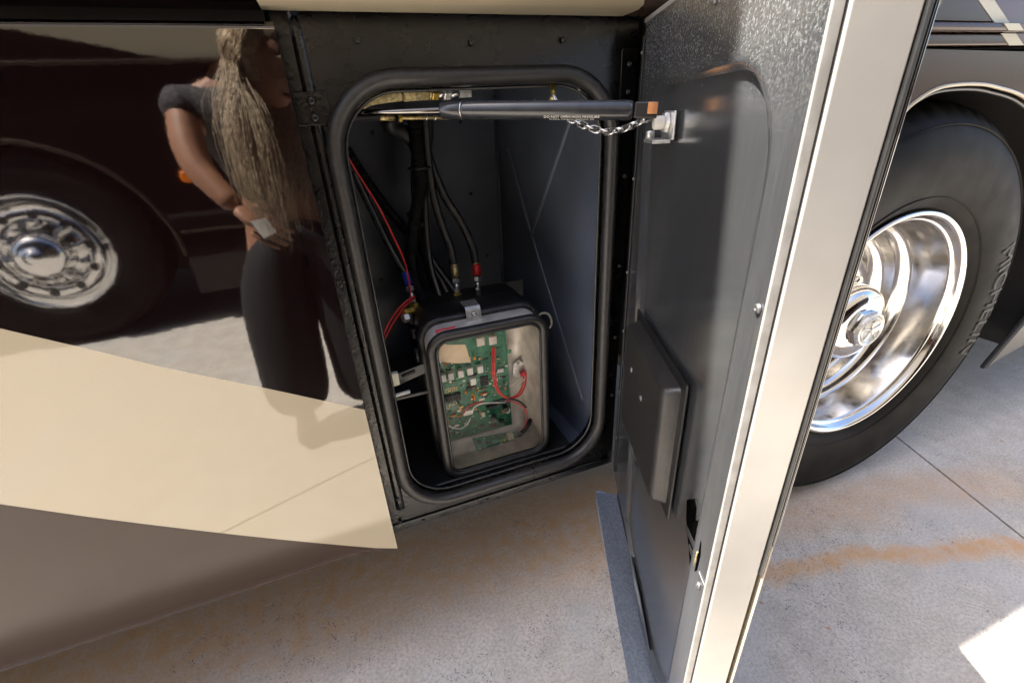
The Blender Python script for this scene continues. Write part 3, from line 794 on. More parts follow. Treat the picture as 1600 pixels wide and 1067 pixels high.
for i in range(170):
    u_ = random.random(); v_ = random.random()
    a = Vector((0.1349, 0.1600, 0.6042)).lerp(Vector((0.2680, 0.1600, 0.5968)), u_); b = Vector((0.1207, 0.1600, 0.4348)).lerp(Vector((0.2620, 0.1600, 0.4347)), u_)
    q = a.lerp(b, v_); comp('solder_part', (q.x, 0, q.z), random.choice((.0015, .003, .004, .006)), random.choice((.0012, .002, .0035)), random.choice((.0012, .002, .003)), random.choice(('chip', 'old_brass', 'galv', 'pcb_trace', 'white_plastic')), 0)
for a, b in (((0.1994, 0.1600, 0.6265), (0.2513, 0.1600, 0.6247)), ((0.2513, 0.1600, 0.6247), (0.2591, 0.1600, 0.6607)), ((0.2154, 0.1600, 0.6227), (0.2120, 0.1600, 0.5460)), ((0.2607, 0.1600, 0.6181), (0.2640, 0.1600, 0.4992)), ((0.1276, 0.1600, 0.5189), (0.1214, 0.1600, 0.4414)), ((0.1204, 0.1600, 0.5706), (0.1807, 0.1600, 0.5699)), ((0.1929, 0.1600, 0.6280), (0.1841, 0.1600, 0.5917))):
    tube('trace', [(a[0], PY, a[2]), (b[0], PY, b[2])], .0009, 'pcb_trace', pcb, 5, straight=True)
# small daughter board, standing off near the lower edge
q = [(0.1685, 0.1500, 0.4262), (0.2740, 0.1500, 0.4129), (0.2778, 0.1220, 0.4034), (0.1712, 0.1220, 0.4046)]
db = mesh('daughter_board', [tuple(v) for v in q] + [(v[0], v[1] + .001, v[2] - .0016) for v in q], [(0, 1, 2, 3), (7, 6, 5, 4), (0, 4, 5, 1), (1, 5, 6, 2), (2, 6, 7, 3), (3, 7, 4, 0)], 'pcb', CB); fixn(db)
def dcomp(name, px, w, h, d, mat): return comp(name, px, w, h, d, mat, .0005, px[1] + .001, db)
dcomp('wire_plug', (0.2474, 0.1310, 0.4228), .014, .013, .012, 'ivory_plastic'); dcomp('chip', (0.2008, 0.1350, 0.4143), .013, .006, .004, 'chip'); dcomp('indicator', (0.2356, 0.1330, 0.4129), .005, .005, .006, 'yellow')
dcomp('wire_plug', (0.2260, 0.1280, 0.4075), .008, .005, .003, 'white_plastic'); dcomp('chip', (0.1796, 0.1400, 0.4212), .008, .008, .005, 'chip'); dcomp('resistor', (0.2148, 0.1260, 0.4057), .005, .002, .002, 'ivory_plastic')
for c in ((0.1935, 0.1420, 0.4238), (0.2139, 0.1420, 0.4206), (0.1773, 0.1260, 0.4116), (0.1893, 0.1280, 0.4094), (0.2606, 0.1320, 0.4088), (0.2295, 0.1400, 0.4186)): dcomp('resistor', c, .0035, .002, .0016, random.choice(('galv', 'chip', 'old_brass')))
# socket plate with wires and sub-wiring
sp_ = [(0, .022), (.012, .013), (.012, -.013), (0, -.022), (-.012, -.013), (-.012, .013)]
c = Vector((0.2884, 0.1650, 0.5613)); prism('socket_plate', [(c.x + a, c.z + b) for a, b in sp_], .164, .168, 'galv', CB, flat_y, .0008, 1)
screw('socket_screw', (0.2878, 0.1635, 0.5763), (0, -1, 0), .003, 'steel', CB)
rod('socket', (0.2997, 0.1650, 0.5472), (0.2939, 0.1500, 0.5552), .007, 'red', CB)
for k_ in (0, 1):
    o_ = Vector((.0042 * k_, -.002 * k_, -.0015 * k_))
    tube('red_wire', [Vector(v) + o_ for v in ((0.2313, 0.1520, 0.6345), (0.2248, 0.1420, 0.6102), (0.2225, 0.1380, 0.5785), (0.2288, 0.1360, 0.5395), (0.2487, 0.1360, 0.5164), (0.2727, 0.1380, 0.5165), (0.2891, 0.1440, 0.5327), (0.2947, 0.1520, 0.5539))], .0019, 'red_wire', CB, 8)
    tube('white_wire', [Vector(v) + o_ * 1.2 for v in ((0.2634, 0.1580, 0.5284), (0.2741, 0.1500, 0.5381), (0.2868, 0.1480, 0.5454), (0.2931, 0.1520, 0.5511))], .0014, 'white_wire', CB, 8)
tube('white_wire', [(0.1069, 0.1350, 0.5283), (0.1098, 0.1300, 0.5072), (0.1192, 0.1280, 0.4897), (0.1406, 0.1280, 0.4764), (0.1578, 0.1350, 0.4776), (0.1670, 0.1400, 0.4861)], .0015, 'white_wire', CB, 8)
tube('white_wire', [(0.1724, 0.1400, 0.4991), (0.1757, 0.1320, 0.5161), (0.1908, 0.1300, 0.5224), (0.2127, 0.1300, 0.5184), (0.2451, 0.1400, 0.5036)], .0015, 'white_wire', CB, 8)
tube('red_wire', [(0.1548, 0.1400, 0.5028), (0.1615, 0.1340, 0.5190), (0.1779, 0.1320, 0.5249), (0.1976, 0.1340, 0.5227)], .0014, 'red_wire', CB, 8)
tube('red_wire', [(0.2482, 0.1400, 0.5076), (0.2702, 0.1300, 0.4993), (0.2855, 0.1260, 0.4808), (0.2891, 0.1260, 0.4562), (0.2805, 0.1300, 0.4285), (0.2687, 0.1370, 0.4079)], .0014, 'red_wire', CB, 8)
tube('black_wire', [(0.2178, 0.1380, 0.5128), (0.2465, 0.1340, 0.5150), (0.2720, 0.1300, 0.5053), (0.2888, 0.1300, 0.4840)], .0024, 'rubber', CB, 8)
tube('black_wire', [(0.2690, 0.1380, 0.4070), (0.2795, 0.1320, 0.4204), (0.2900, 0.1300, 0.4359), (0.3021, 0.1400, 0.4410)], .005, 'rubber', CB, 8)
# curled beige sheet imitating a reflection in the window
top = [(0.0997, 0.0980, 0.6704), (0.1135, 0.1010, 0.6915), (0.1323, 0.1060, 0.6824), (0.1666, 0.1120, 0.6718)]; bot = [(0.0965, 0.0980, 0.6633), (0.1169, 0.1010, 0.6529), (0.1433, 0.1060, 0.6412), (0.1739, 0.1120, 0.6320)]
V = [tuple(v) for v in top] + [tuple(v) for v in bot]
mesh('pane_reflection', V, [(i, i + 1, 5 + i, 4 + i) for i in range(3)], 'paper', CB, True)
comp('wire_tag', (0.1083, 0.0940, 0.6625), .011, .014, .001, 'white_plastic', 0, y=.0935, par=CB); screw('tag_screw', (0.1071, 0.0915, 0.6574), (0, -1, 0), .004, 'steel', CB)
tube('inner_rib', [(0.3148, 0.1740, 0.6488), (0.3172, 0.1740, 0.5097), (0.3201, 0.1740, 0.4034)], .0012, 'chip', CB, 6)
tube('inner_rib', [(0.1136, 0.1730, 0.3958), (0.1781, 0.1730, 0.3918)], .0012, 'chip', CB, 6)
# side hinge hardware
for a, b in ((.58, .60), (.63, .66), (.68, .70)): rod('side_knuckle', (.083, .165, a), (.083, .165, b), .006, 'black_plastic', CB)

# ---- slotted bracket and latch striker beside the box
br = thing('slotted_bracket', (0.0540, 0.1000, 0.6225), 'black slotted steel bracket left of the control box', 'bracket')
a0, a1 = Vector((0.0209, 0.1000, 0.6420)), Vector((0.0855, 0.1000, 0.6479))
pr = [(a0.x, a0.z - .02), (a1.x, a0.z - .004), (a1.x, a0.z + .016), (a0.x, a0.z + .004)]
prism('plate', pr, .10, .104, 'black_plastic', br, flat_y, .001, 1)
rod('slot', (a0.x + .022, .0985, a0.z + .0005), (a1.x - .018, .0985, a0.z + .0055), .0028, 'dark_body', br)
st_ = thing('latch_striker', (0.0256, 0.0700, 0.6472), 'ivory latch pad and white pin beside the left seal', 'latch')
c = (0.0253, 0.0750, 0.6547); prism('pad', rrect(c[0] - .010, c[0] + .011, c[2] - .012, c[2] + .012, .002, 2), .07, .08, 'ivory_plastic', st_, flat_y, .0015)
rod('pin', (0.0197, 0.0750, 0.6211), (0.0508, 0.0850, 0.6171), .0035, 'white_plastic', st_)
rod('stem', (0.0122, 0.0700, 0.6507), (0.0188, 0.0730, 0.6238), .004, 'steel', st_)

# ================================================================== GAS STRUT
GS = thing('gas_strut', (0.2546, -0.0800, 1.0495), 'black gas strut holding the compartment door open across the bay', 'gas strut')
A = Vector((0.0466, 0.0520, 1.0584)); B1 = Vector((0.1415, -0.0060, 1.0549)); B0 = Vector((0.1416, -0.0060, 1.0563)); C1 = Vector((0.3322, -0.1350, 1.0446)); C2 = Vector((0.3527, -0.1520, 1.0414))
ax = (C1 - B0).normalized(); L = (C1 - B0).length
e1 = ax.cross(Vector((0, 0, 1))).normalized(); e2 = ax.cross(e1)
rod('piston_rod', A - ax * .02, B0 + ax * .004, .0040, 'rod_steel', GS, 16)
lathe('cylinder', [(0, 0), (.0088, 0), (.0098, .0015), (.0098, .026), (.0092, .0272), (.0102, .0285), (.0104, .03), (.0104, L - .006), (.0095, L - .002), (.006, L), (0, L)], B0, 'strut_paint', GS, 40, frame=(ax, e1, e2))
lathe('collar_ring', [(.0094, .0262), (.0106, .0262), (.0106, .0275), (.0094, .0275)], B0, 'steel', GS, 32, frame=(ax, e1, e2))
# blade end, bush and ball stud
def fr(t, a, b): return tuple(C1 + ax * t + e2 * a + e1 * b)
sg_ = -1 if e1.y > 0 else 1
box('end_fitting', (.0005, -.0085, -.007), (.026, .0085, .007), 'black_plastic', GS, .002, fn=fr)
box('bush', (.015, -.0035 if e2.z > 0 else -.0080, min(sg_ * .0072, sg_ * .0095)), (.0255, .0080 if e2.z > 0 else .0035, max(sg_ * .0072, sg_ * .0095)), 'copper', GS, .0006, fn=fr)
# flat print
V, F = text_mesh('DO NOT OPEN HIGH PRESSURE\nSUSPA GRAND RAPIDS, MI', .0045)
tc = L * .70; ys = []
out = []
for v in V:
    ang = (v.y - .0035) / .0105 - .18; 
    rr = .01055
    # outward (towards the viewer) is -e1 or +e1: choose the one facing -Y
    of = e1 if e1.y < 0 else -e1
    zz = e2 if e2.z > 0 else -e2
    out.append(tuple(B0 + ax * (tc + v.x) + of * rr * math.cos(ang - .35) + zz * rr * math.sin(ang - .35)))
mesh('printed_text', out, F, 'paper_white', GS)
BK = thing('strut_bracket', (0.3777, -0.1400, 1.0340), 'greasy silver stud bracket joining the strut to the door', 'bracket')
c = Vector(DW(.150, 1.030, .0))
box('base_plate', (.128, 1.012, .0005), (.172, 1.042, .003), 'galv', BK, .001, fn=DW)
box('arm', (.118, 1.008, .001), (.160, 1.012, .022), 'galv', BK, .001, fn=DW)
rod('ball_stud', DW(.150, 1.030, .002), DW(.150, 1.030, .020), .0075, 'white_plastic', BK)
rod('stud_nut', DW(.150, 1.030, .003), DW(.150, 1.030, .009), .012, 'galv', BK, six=True)
rod('pin_bolt', DW(.125, 1.012, .016), DW(.125, 1.021, .016), .0055, 'galv', BK)

# ================================================================== CHAIN
CH = thing('safety_chain', (0.3586, -0.0400, 1.0247), 'short slack steel chain hanging behind the gas strut', 'chain')
path = smooth_path([(0.3078, 0.0200, 1.0674), (0.3137, 0.0120, 1.0511), (0.3218, -0.0050, 1.0378), (0.3300, -0.0300, 1.0286), (0.3416, -0.0600, 1.0219), (0.3507, -0.0900, 1.0245), (0.3560, -0.1150, 1.0319), (0.3592, -0.1300, 1.0357)], 14)
Ls = [0]
for a, b in zip(path, path[1:]): Ls.append(Ls[-1] + (b - a).length)
NL = 15
lp = []
for i in range(16):
    t = 2 * math.pi * i / 16; lp.append((math.copysign(abs(math.cos(t)) ** .8, math.cos(t)) * .0092, math.sin(t) * .0048))
for i in range(NL):
    d_ = Ls[-1] * (i + .5) / NL; j = max(k for k in range(len(Ls) - 1) if Ls[k] <= d_)
    p0 = path[j]; t = (path[j + 1] - path[j]).normalized()
    s1 = t.cross(Vector((0, -.6, .8))).normalized(); s2 = t.cross(s1); tw = R(38 if i % 2 else -38)
    side = s1 * math.cos(tw) + s2 * math.sin(tw)
    V, F = sweep([p0 + t * a + side * b for a, b in lp], circ(.0014, 7), True, up=t.cross(side).normalized())
    fixn(mesh('link', V, F, 'steel', CH, True))
rod('hook_bolt', (0.3180, 0.0450, 1.0859), (0.3106, 0.0300, 1.0630), .0035, 'brass', CH); rod('bolt_head', (0.3116, 0.0320, 1.0663), (0.3101, 0.0290, 1.0622), .005, 'old_brass', CH)

# ================================================================== HOSES, CABLES AND FITTINGS
def hose(name, label, cat, loc, group=None): return thing(name, loc, label, cat, group)
h = hose('hydraulic_hose', 'yellowed hydraulic hose with brass end lying over the piston rod', 'hose', (0.1230, 0.1000, 1.0792))
tube('sleeve', [(0.0513, 0.0900, 1.0698), (0.0675, 0.1000, 1.0757), (0.0882, 0.1050, 1.0783), (0.1113, 0.1100, 1.0802)], .0082, 'old_hose', h, 14)
rod('ferrule', (0.1148, 0.1100, 1.0800), (0.1521, 0.1180, 1.0809), .0088, 'old_hose', h, 18)
rod('collar', (0.1521, 0.1180, 1.0809), (0.1561, 0.1190, 1.0808), .0095, 'old_brass', h)
rod('hex_nut', (0.1569, 0.1190, 1.0800), (0.1678, 0.1210, 1.0797), .0090, 'brass', h, six=True)
rod('nipple', (0.1678, 0.1210, 1.0797), (0.1756, 0.1220, 1.0795), .0062, 'steel', h)
rod('lock_nut', (0.1756, 0.1220, 1.0795), (0.1868, 0.1240, 1.0793), .0088, 'galv', h, six=True)
rod('end_cap', (0.1868, 0.1240, 1.0793), (0.2011, 0.1260, 1.0798), .0056, 'steel', h)
tube('dust_boot', [(0.0825, 0.1100, 1.0920), (0.1285, 0.1200, 1.0938), (0.1770, 0.1300, 1.0915)], .006, 'rubber', h)
box('tab_plate', (0.1911, 0.1320, 1.0745), tuple(Vector((0.2229, 0.1345, 1.0948))), 'galv', h, .0005)
h = hose('hydraulic_line', 'thin hydraulic line with brass fittings just under the piston rod', 'hose', (0.1220, 0.1200, 1.0507))
tube('line', [(0.0380, 0.0900, 1.0527), (0.0573, 0.1000, 1.0535), (0.0774, 0.1100, 1.0535)], .0048, 'rubber', h)
rod('ferrule', (0.0773, 0.1100, 1.0527), (0.0992, 0.1150, 1.0517), .0045, 'old_brass', h); rod('hex_nut', (0.1048, 0.1160, 1.0515), (0.1104, 0.1170, 1.0512), .0058, 'brass', h, six=True)
rod('stem', (0.1104, 0.1170, 1.0512), (0.1837, 0.1300, 1.0480), .0028, 'old_brass', h); rod('ring', (0.1449, 0.1220, 1.0497), (0.1489, 0.1230, 1.0495), .0042, 'steel', h); rod('ring', (0.1589, 0.1250, 1.0490), (0.1621, 0.1260, 1.0489), .0042, 'steel', h)

h = hose('corrugated_loom', 'thick black corrugated loom running down to the box top', 'hose', (0.1265, 0.3000, 0.7986))
loom('sheath', [(0.1557, 0.2800, 1.0557), (0.1550, 0.2800, 1.0033), (0.1515, 0.2800, 0.9364), (0.1347, 0.2750, 0.8856), (0.1165, 0.2700, 0.8268), (0.1104, 0.2600, 0.7718), (0.1217, 0.2500, 0.7184), (0.1460, 0.2400, 0.6862)], .0138, 'loom', h)
h = hose('corrugated_loom', 'corrugated loom crossing diagonally behind the hoses from upper left', 'hose', (0.0963, 0.3600, 0.8828))
loom('sheath', [(0.0331, 0.3600, 1.0063), (0.0632, 0.3700, 0.9413), (0.0929, 0.3800, 0.8866), (0.1264, 0.3900, 0.8337), (0.1649, 0.3800, 0.7658), (0.2008, 0.3400, 0.7111)], .0105, 'loom', h)
h = hose('corrugated_loom', 'slim corrugated loom in the middle of the hose bundle', 'hose', (0.1460, 0.3000, 0.7958))
loom('sheath', [(0.1685, 0.3100, 1.0343), (0.1524, 0.3100, 0.9212), (0.1483, 0.3100, 0.8464), (0.1481, 0.3000, 0.7818), (0.1553, 0.2900, 0.7273), (0.1641, 0.2500, 0.6817)], .0098, 'loom', h)

def fitted(label, pts, r, e0, e1_, bandmat, top):
    h = hose('pressure_hose', label, 'hose', pts[-1])
    tube('tube', pts, r, 'hose_black', h, 12)
    a = Vector(e0); b = Vector(e1_)
    f = lambda t: tuple(a.lerp(b, t))
    r = .0066
    rod('ferrule', tuple(Vector(pts[-1])), f(.0), r * 1.15, 'old_brass', h)
    if bandmat == 'none': rod('crimp', f(.0), f(.30), r * 1.2, 'old_brass', h)
    else: rod('colour_band', f(.0), f(.30), r * 1.35, bandmat, h)
    rod('swivel_nut', f(.32), f(.47), r * 1.25, 'steel', h, six=True)
    rod('nipple', f(.47), f(.62), r * .8, 'steel', h)
    rod('collar', f(.52), f(.56), r * 1.1, 'steel', h); rod('lower_nut', f(.62), f(.74), r * .95, 'steel', h, six=True)
    rod('brass_elbow', f(.74), f(1.0), r * 1.45, 'brass', h, six=True)
    return h
fitted('black pressure hose with a plain brass ferrule and silver nut', [(0.1775, 0.2900, 1.0497), (0.1743, 0.2900, 0.9906), (0.1741, 0.2850, 0.9220), (0.1821, 0.2750, 0.8615), (0.1915, 0.2650, 0.8175), (0.1939, 0.2580, 0.7831)], .0082, (0.1944, 0.2570, 0.7779), (0.1893, 0.2350, 0.7082), 'none', 0)
fitted('black pressure hose with a bright red band, rightmost of the bundle', [(0.1744, 0.3100, 1.0340), (0.1815, 0.3100, 0.9777), (0.1991, 0.3000, 0.9117), (0.2261, 0.2850, 0.8543), (0.2406, 0.2750, 0.8084), (0.2425, 0.2680, 0.7758)], .0082, (0.2430, 0.2660, 0.7721), (0.2345, 0.2400, 0.7009), 'red', 0)
fitted('black pressure hose with a blue band left of the thick loom', [(0.0365, 0.3000, 0.9696), (0.0537, 0.2900, 0.9078), (0.0713, 0.2800, 0.8447), (0.0874, 0.2650, 0.7977), (0.0951, 0.2600, 0.7795)], .0068, (0.0965, 0.2600, 0.7806), (0.0995, 0.2250, 0.7040), 'blue', 0)
h = hose('power_cable', 'black cable arcing between the thick loom and the brass ferrule hose', 'cable', (0.1444, 0.2900, 0.7985))
tube('sheath', [(0.1741, 0.3000, 1.0447), (0.1607, 0.3000, 0.9215), (0.1531, 0.2950, 0.8357), (0.1510, 0.2800, 0.7731), (0.1572, 0.2550, 0.7172), (0.1595, 0.2450, 0.6874)], .0070, 'hose_black', h)
rod('grey_boot', (0.1561, 0.2500, 0.7063), (0.1570, 0.2450, 0.6894), .0075, 'galv', h)
h = hose('power_cable', 'pair of glossy black cables running right behind the brass ferrule hose', 'cable', (0.1761, 0.3100, 0.7465))
tube('sheath', [(0.1352, 0.3600, 0.8784), (0.1620, 0.3400, 0.7835), (0.1883, 0.3100, 0.7299), (0.2081, 0.2800, 0.6919)], .0085, 'hose_black', h)
tube('sheath', [(0.1644, 0.3300, 1.0234), (0.1467, 0.3300, 0.9194), (0.1470, 0.3200, 0.8044), (0.1725, 0.3000, 0.7357), (0.1842, 0.2800, 0.6963)], .0072, 'hose_black', h)
h = hose('supply_hose', 'wide black hose bending down from the bay ceiling', 'hose', (0.1243, 0.3000, 1.0261))
tube('sheath', [(0.1113, 0.2700, 1.0525), (0.1144, 0.2800, 1.0373), (0.1347, 0.2900, 1.0278), (0.1545, 0.3000, 1.0081), (0.1602, 0.3100, 0.9678), (0.1494, 0.3100, 0.9093)], .013, 'rubber', h, 14)
h = hose('supply_hose', 'black hose dropping straight behind the loom from the ceiling', 'hose', (0.1810, 0.3400, 1.0223))
tube('sheath', [(0.1902, 0.3300, 1.0497), (0.1870, 0.3400, 1.0106), (0.1706, 0.3500, 0.9520), (0.1484, 0.3600, 0.8769)], .011, 'rubber', h, 14)
for nm_, q_, rr_ in (('cable_tie', (0.1553, 0.2900, 0.9673), .021), ('cable_tie', (0.1295, 0.2850, 0.8636), .0165)):
    t_ = lathe(nm_, [(rr_, -.002), (rr_ + .0012, -.002), (rr_ + .0012, .002), (rr_, .002)], q_, 'black_plastic', None, 24, axis='Z')
    t_['label'] = 'black cable tie round the %s of the hose bundle' % ('upper part' if q_[2] > .93 else 'middle'); t_['category'] = 'cable tie'; t_['group'] = 'cable ties on the hose bundle'
h = hose('brass_elbow', 'small brass elbow on the box top between loom and grey boot', 'fitting', (0.1398, 0.2350, 0.7092))
rod('body', (0.1308, 0.2350, 0.7109), (0.1471, 0.2400, 0.7060), .009, 'brass', h, six=True); rod('stub', (0.1406, 0.2400, 0.7072), (0.1385, 0.2320, 0.6936), .0065, 'old_brass', h)
h = hose('union_fitting', 'brass and silver union at the left shoulder of the control box', 'fitting', (0.0786, 0.2000, 0.7177))
rod('body', (0.0736, 0.2050, 0.7194), (0.0946, 0.2150, 0.7169), .008, 'brass', h, six=True); rod('nut', (0.0701, 0.2000, 0.7100), (0.0816, 0.2040, 0.7088), .0095, 'galv', h, six=True); rod('stem', (0.0856, 0.2100, 0.7125), (0.0858, 0.2050, 0.6940), .005, 'black_plastic', h)
w = tube('red_wire', [(0.0233, 0.2400, 1.0173), (0.0389, 0.2450, 0.9758), (0.0650, 0.2500, 0.9146), (0.0843, 0.2500, 0.8517), (0.0957, 0.2450, 0.8067), (0.0975, 0.2400, 0.7666), (0.0947, 0.2350, 0.7287)], .0017, 'red_wire')
w['label'] = 'straight red wire slanting across the left of the bay'; w['category'] = 'wire'
w = tube('red_wire', [(0.0194, 0.2000, 0.6609), (0.0312, 0.2000, 0.6871), (0.0551, 0.2050, 0.7178), (0.0822, 0.2100, 0.7384), (0.1016, 0.2200, 0.7420), (0.0987, 0.2220, 0.7365), (0.0754, 0.2100, 0.7265), (0.0481, 0.2050, 0.6977), (0.0219, 0.2000, 0.6617)], .0017, 'red_wire')
w['label'] = 'red wire loop hanging left of the control box'; w['category'] = 'wire'
w = tube('white_wire', [(0.3561, 0.2500, 0.6593), (0.3677, 0.2450, 0.6464), (0.3714, 0.2400, 0.6287), (0.3691, 0.2360, 0.6115)], .0016, 'white_wire')
w['label'] = 'thin white wire rising at the right shoulder of the control box'; w['category'] = 'wire'
w = tube('cable_loop', [(0.3822, 0.2500, 0.6257), (0.3759, 0.2500, 0.6350), (0.3819, 0.2450, 0.6421), (0.3939, 0.2400, 0.6400), (0.4008, 0.2380, 0.6266), (0.4006, 0.2380, 0.6106), (0.3949, 0.2400, 0.6012)], .0026, 'ivory_plastic')
w['label'] = 'small cream cable loop right of the control box'; w['category'] = 'cable'
w = tube('black_cable', [(0.3950, 0.2400, 0.6028), (0.3846, 0.2350, 0.6038), (0.3911, 0.2320, 0.5923), (0.3835, 0.2300, 0.5817), (0.3731, 0.2350, 0.5949)], .004, 'rubber')
w['label'] = 'black cable knot below the cream loop beside the box'; w['category'] = 'cable'

# ================================================================== OPPOSITE COACH (seen in the gloss of the paint)
OC = thing('parked_coach', (-1.49, -3.6, 0), 'dark motorhome parked opposite, mirrored in the glossy black panel', 'motorhome')
OY = -2.41
OWX, OWZ = -1.495, .522
def oarch(a): return (OWX + .625 * math.cos(a), .43 + .635 * math.sin(a))
pts = [(-7.5, .34)] + [oarch(R(180 - 180 * i / 30)) for i in range(31)]
pts = [(-7.5, .20), (OWX - .625, .20)] + pts[1:] + [(OWX + .625, .20), (4.5, .20)]
V = []
for a, b in pts: V += [(a, OY, b), (a, OY, 1.36)]
F = [(2 * i, 2 * i + 1, 2 * i + 3, 2 * i + 2) for i in range(len(pts) - 1)]
b_ = len(V)
V += [(v[0], OY - .05, v[2]) for v in V[:]]
F += [(2 * i, 2 * i + 2, b_ + 2 * i + 2, b_ + 2 * i) for i in range(len(pts) - 1)]
fixn(mesh('side_panel', V, F, 'coach_black', OC))
box('rub_rail', (-7.5, OY - .05, 1.362), (4.5, OY + .018, 1.382), 'paint_taupe', OC, .006)
box('upper_side', (-7.5, -4.8, 1.384), (4.5, OY - .006, 3.5), 'coach_upper', OC, .04)
box('chassis', (-7.5, -4.7, .22), (OWX - .68, OY - .06, 1.383), 'dark_body', OC); box('chassis', (OWX + .68, -4.7, .22), (4.5, OY - .06, 1.383), 'dark_body', OC)
box('chassis', (OWX - .68, -4.7, .22), (OWX + .68, OY - .6, 1.383), 'dark_body', OC)
prism('dark_graphic', [(-7.4, 1.386), (-.665, 1.386), (-.855, 1.43), (-1.125, 1.485), (-1.805, 1.60), (-2.6, 1.70), (-7.4, 1.70)], OY - .0065, OY - .004, 'coach_black', OC, flat_y)
prism('cream_graphic', [(-.66, 1.386), (3.5, 1.386), (3.5, 1.70), (-2.6, 1.70), (-1.8, 1.60), (-1.12, 1.485), (-.85, 1.43)], OY - .0065, OY - .004, 'paint_cream', OC, flat_y)
prism('marker_light', rrect(-.765, -.655, .815, .875, .02, 4), OY, OY + .022, 'amber', OC, flat_y, .008)
tube('fender_lip', [(oarch(R(a))[0], OY + .004, oarch(R(a))[1]) for a in range(0, 181, 10)], .012, 'paint_taupe', OC, 10, 4)
box('skirt_moulding', (OWX + .64, OY + .0005, .55), (4.4, OY + .012, .565), 'paint_taupe', OC, .004)
ow = box('wheel', (OWX - .05, OY - .5, OWZ - .05), (OWX + .05, OY - .3, OWZ + .05), 'dark_body', OC)
ORY = OY - .02
make_tyre((OWX, ORY, OWZ), -1, ow)
sidewall_text('XZE', (OWX, ORY, OWZ), -18, .08, .385, ow, -1)
op = [(.288, -.022), (.298, -.010), (.3005, -.002), (.297, .003), (.290, .002), (.2845, -.006), (.275, -.02), (.262, -.045), (.254, -.05), (.246, -.04), (.236, -.012), (.226, .0), (.20, .004), (.186, .0), (.178, -.012), (.172, -.03), (.16, -.036), (.12, -.036)]
lathe('rim', op, (OWX, ORY, OWZ), 'bright_chrome', ow, 120)
for i in range(10):
    a = R(36 * i + 8)
    lathe('hand_hole', [(0, .001), (.019, .001), (.0225, .003), (.0235, -.004)], (OWX + .206 * math.cos(a), ORY + .003, OWZ + .206 * math.sin(a)), 'black_plastic', ow, 18)
    rod('lug_cover', (OWX + .14 * math.cos(a), ORY - .036, OWZ + .14 * math.sin(a)), (OWX + .14 * math.cos(a), ORY + .012, OWZ + .14 * math.sin(a)), .017, 'bright_chrome', ow)
lathe('hub_cover', [(.118, -.036), (.116, .03), (.11, .055), (.095, .075), (.07, .088), (.035, .093), (.034, .10), (0, .10)], (OWX, ORY, OWZ), 'bright_chrome', ow, 64)

# ================================================================== PERSON reflected beside the camera
PE = thing('person', (-.12, -.98, 0), 'long-haired person in black top and dark trousers bending, seen mirrored in the panel', 'person')
def skin_body(name, verts, edges, root, mat, parent, sub=2):
    b = base_of(parent)
    me = bpy.data.meshes.new(name)
    me.from_pydata([tuple(Vector(v[0]) - b) for v in verts], edges, [])
    o = bpy.data.objects.new(name, me); COL.objects.link(o); o.parent = parent; BASE[o.name] = b
    md = o.modifiers.new('skin', 'SKIN'); md.use_smooth_shade = True; md.branch_smoothing = .6
    sv = me.skin_vertices[0].data
    for i, v in enumerate(verts):
        r = v[1]; sv[i].radius = r if isinstance(r, tuple) else (r, r); sv[i].use_root = (i == root)
    md = o.modifiers.new('sub', 'SUBSURF'); md.levels = sub; md.render_levels = sub
    me.materials.append(M[mat])
    return o
pel = Vector((-.13, -.96, .80)); wai = Vector((-.17, -.94, .93)); che = Vector((-.19, -.90, 1.06)); nk = Vector((-.165, -.86, 1.165)); 
hdc = Vector((-.085, -.77, 1.205))
rs = Vector((-.325, -.86, 1.125)); re = Vector((-.315, -.78, .975)); rw = Vector((-.245, -.72, .875))
ls = Vector((-.005, -.96, 1.14)); le = Vector((.10, -.98, .94)); lw_ = Vector((.06, -.86, .80))
rh = Vector((-.225, -.96, .775)); lh = Vector((-.035, -.96, .775))
rk = Vector((-.255, -.93, .44)); lk = Vector((-.035, -.93, .44)); ra = Vector((-.275, -.96, .09)); la = Vector((-.03, -.96, .09))
rt = Vector((-.265, -.88, .035)); lt = Vector((-.01, -.88, .035))
BV = [(pel, .12), (wai, .105), (che, (.125, .1)), (nk, .05), (nk.lerp(hdc, .5), .047),
      (rs, .05), (re, .038), (rw, .026), (ls, .05), (le, .038), (lw_, .026),
      (rh, .085), (rk, .055), (ra, .036), (rt, .034), (lh, .085), (lk, .055), (la, .036), (lt, .034)]
BE = [(0, 1), (1, 2), (2, 3), (3, 4), (2, 5), (5, 6), (6, 7), (2, 8), (8, 9), (9, 10), (0, 11), (11, 12), (12, 13), (13, 14), (0, 15), (15, 16), (16, 17), (17, 18)]
body = skin_body('body', BV, BE, 0, 'skin', PE)
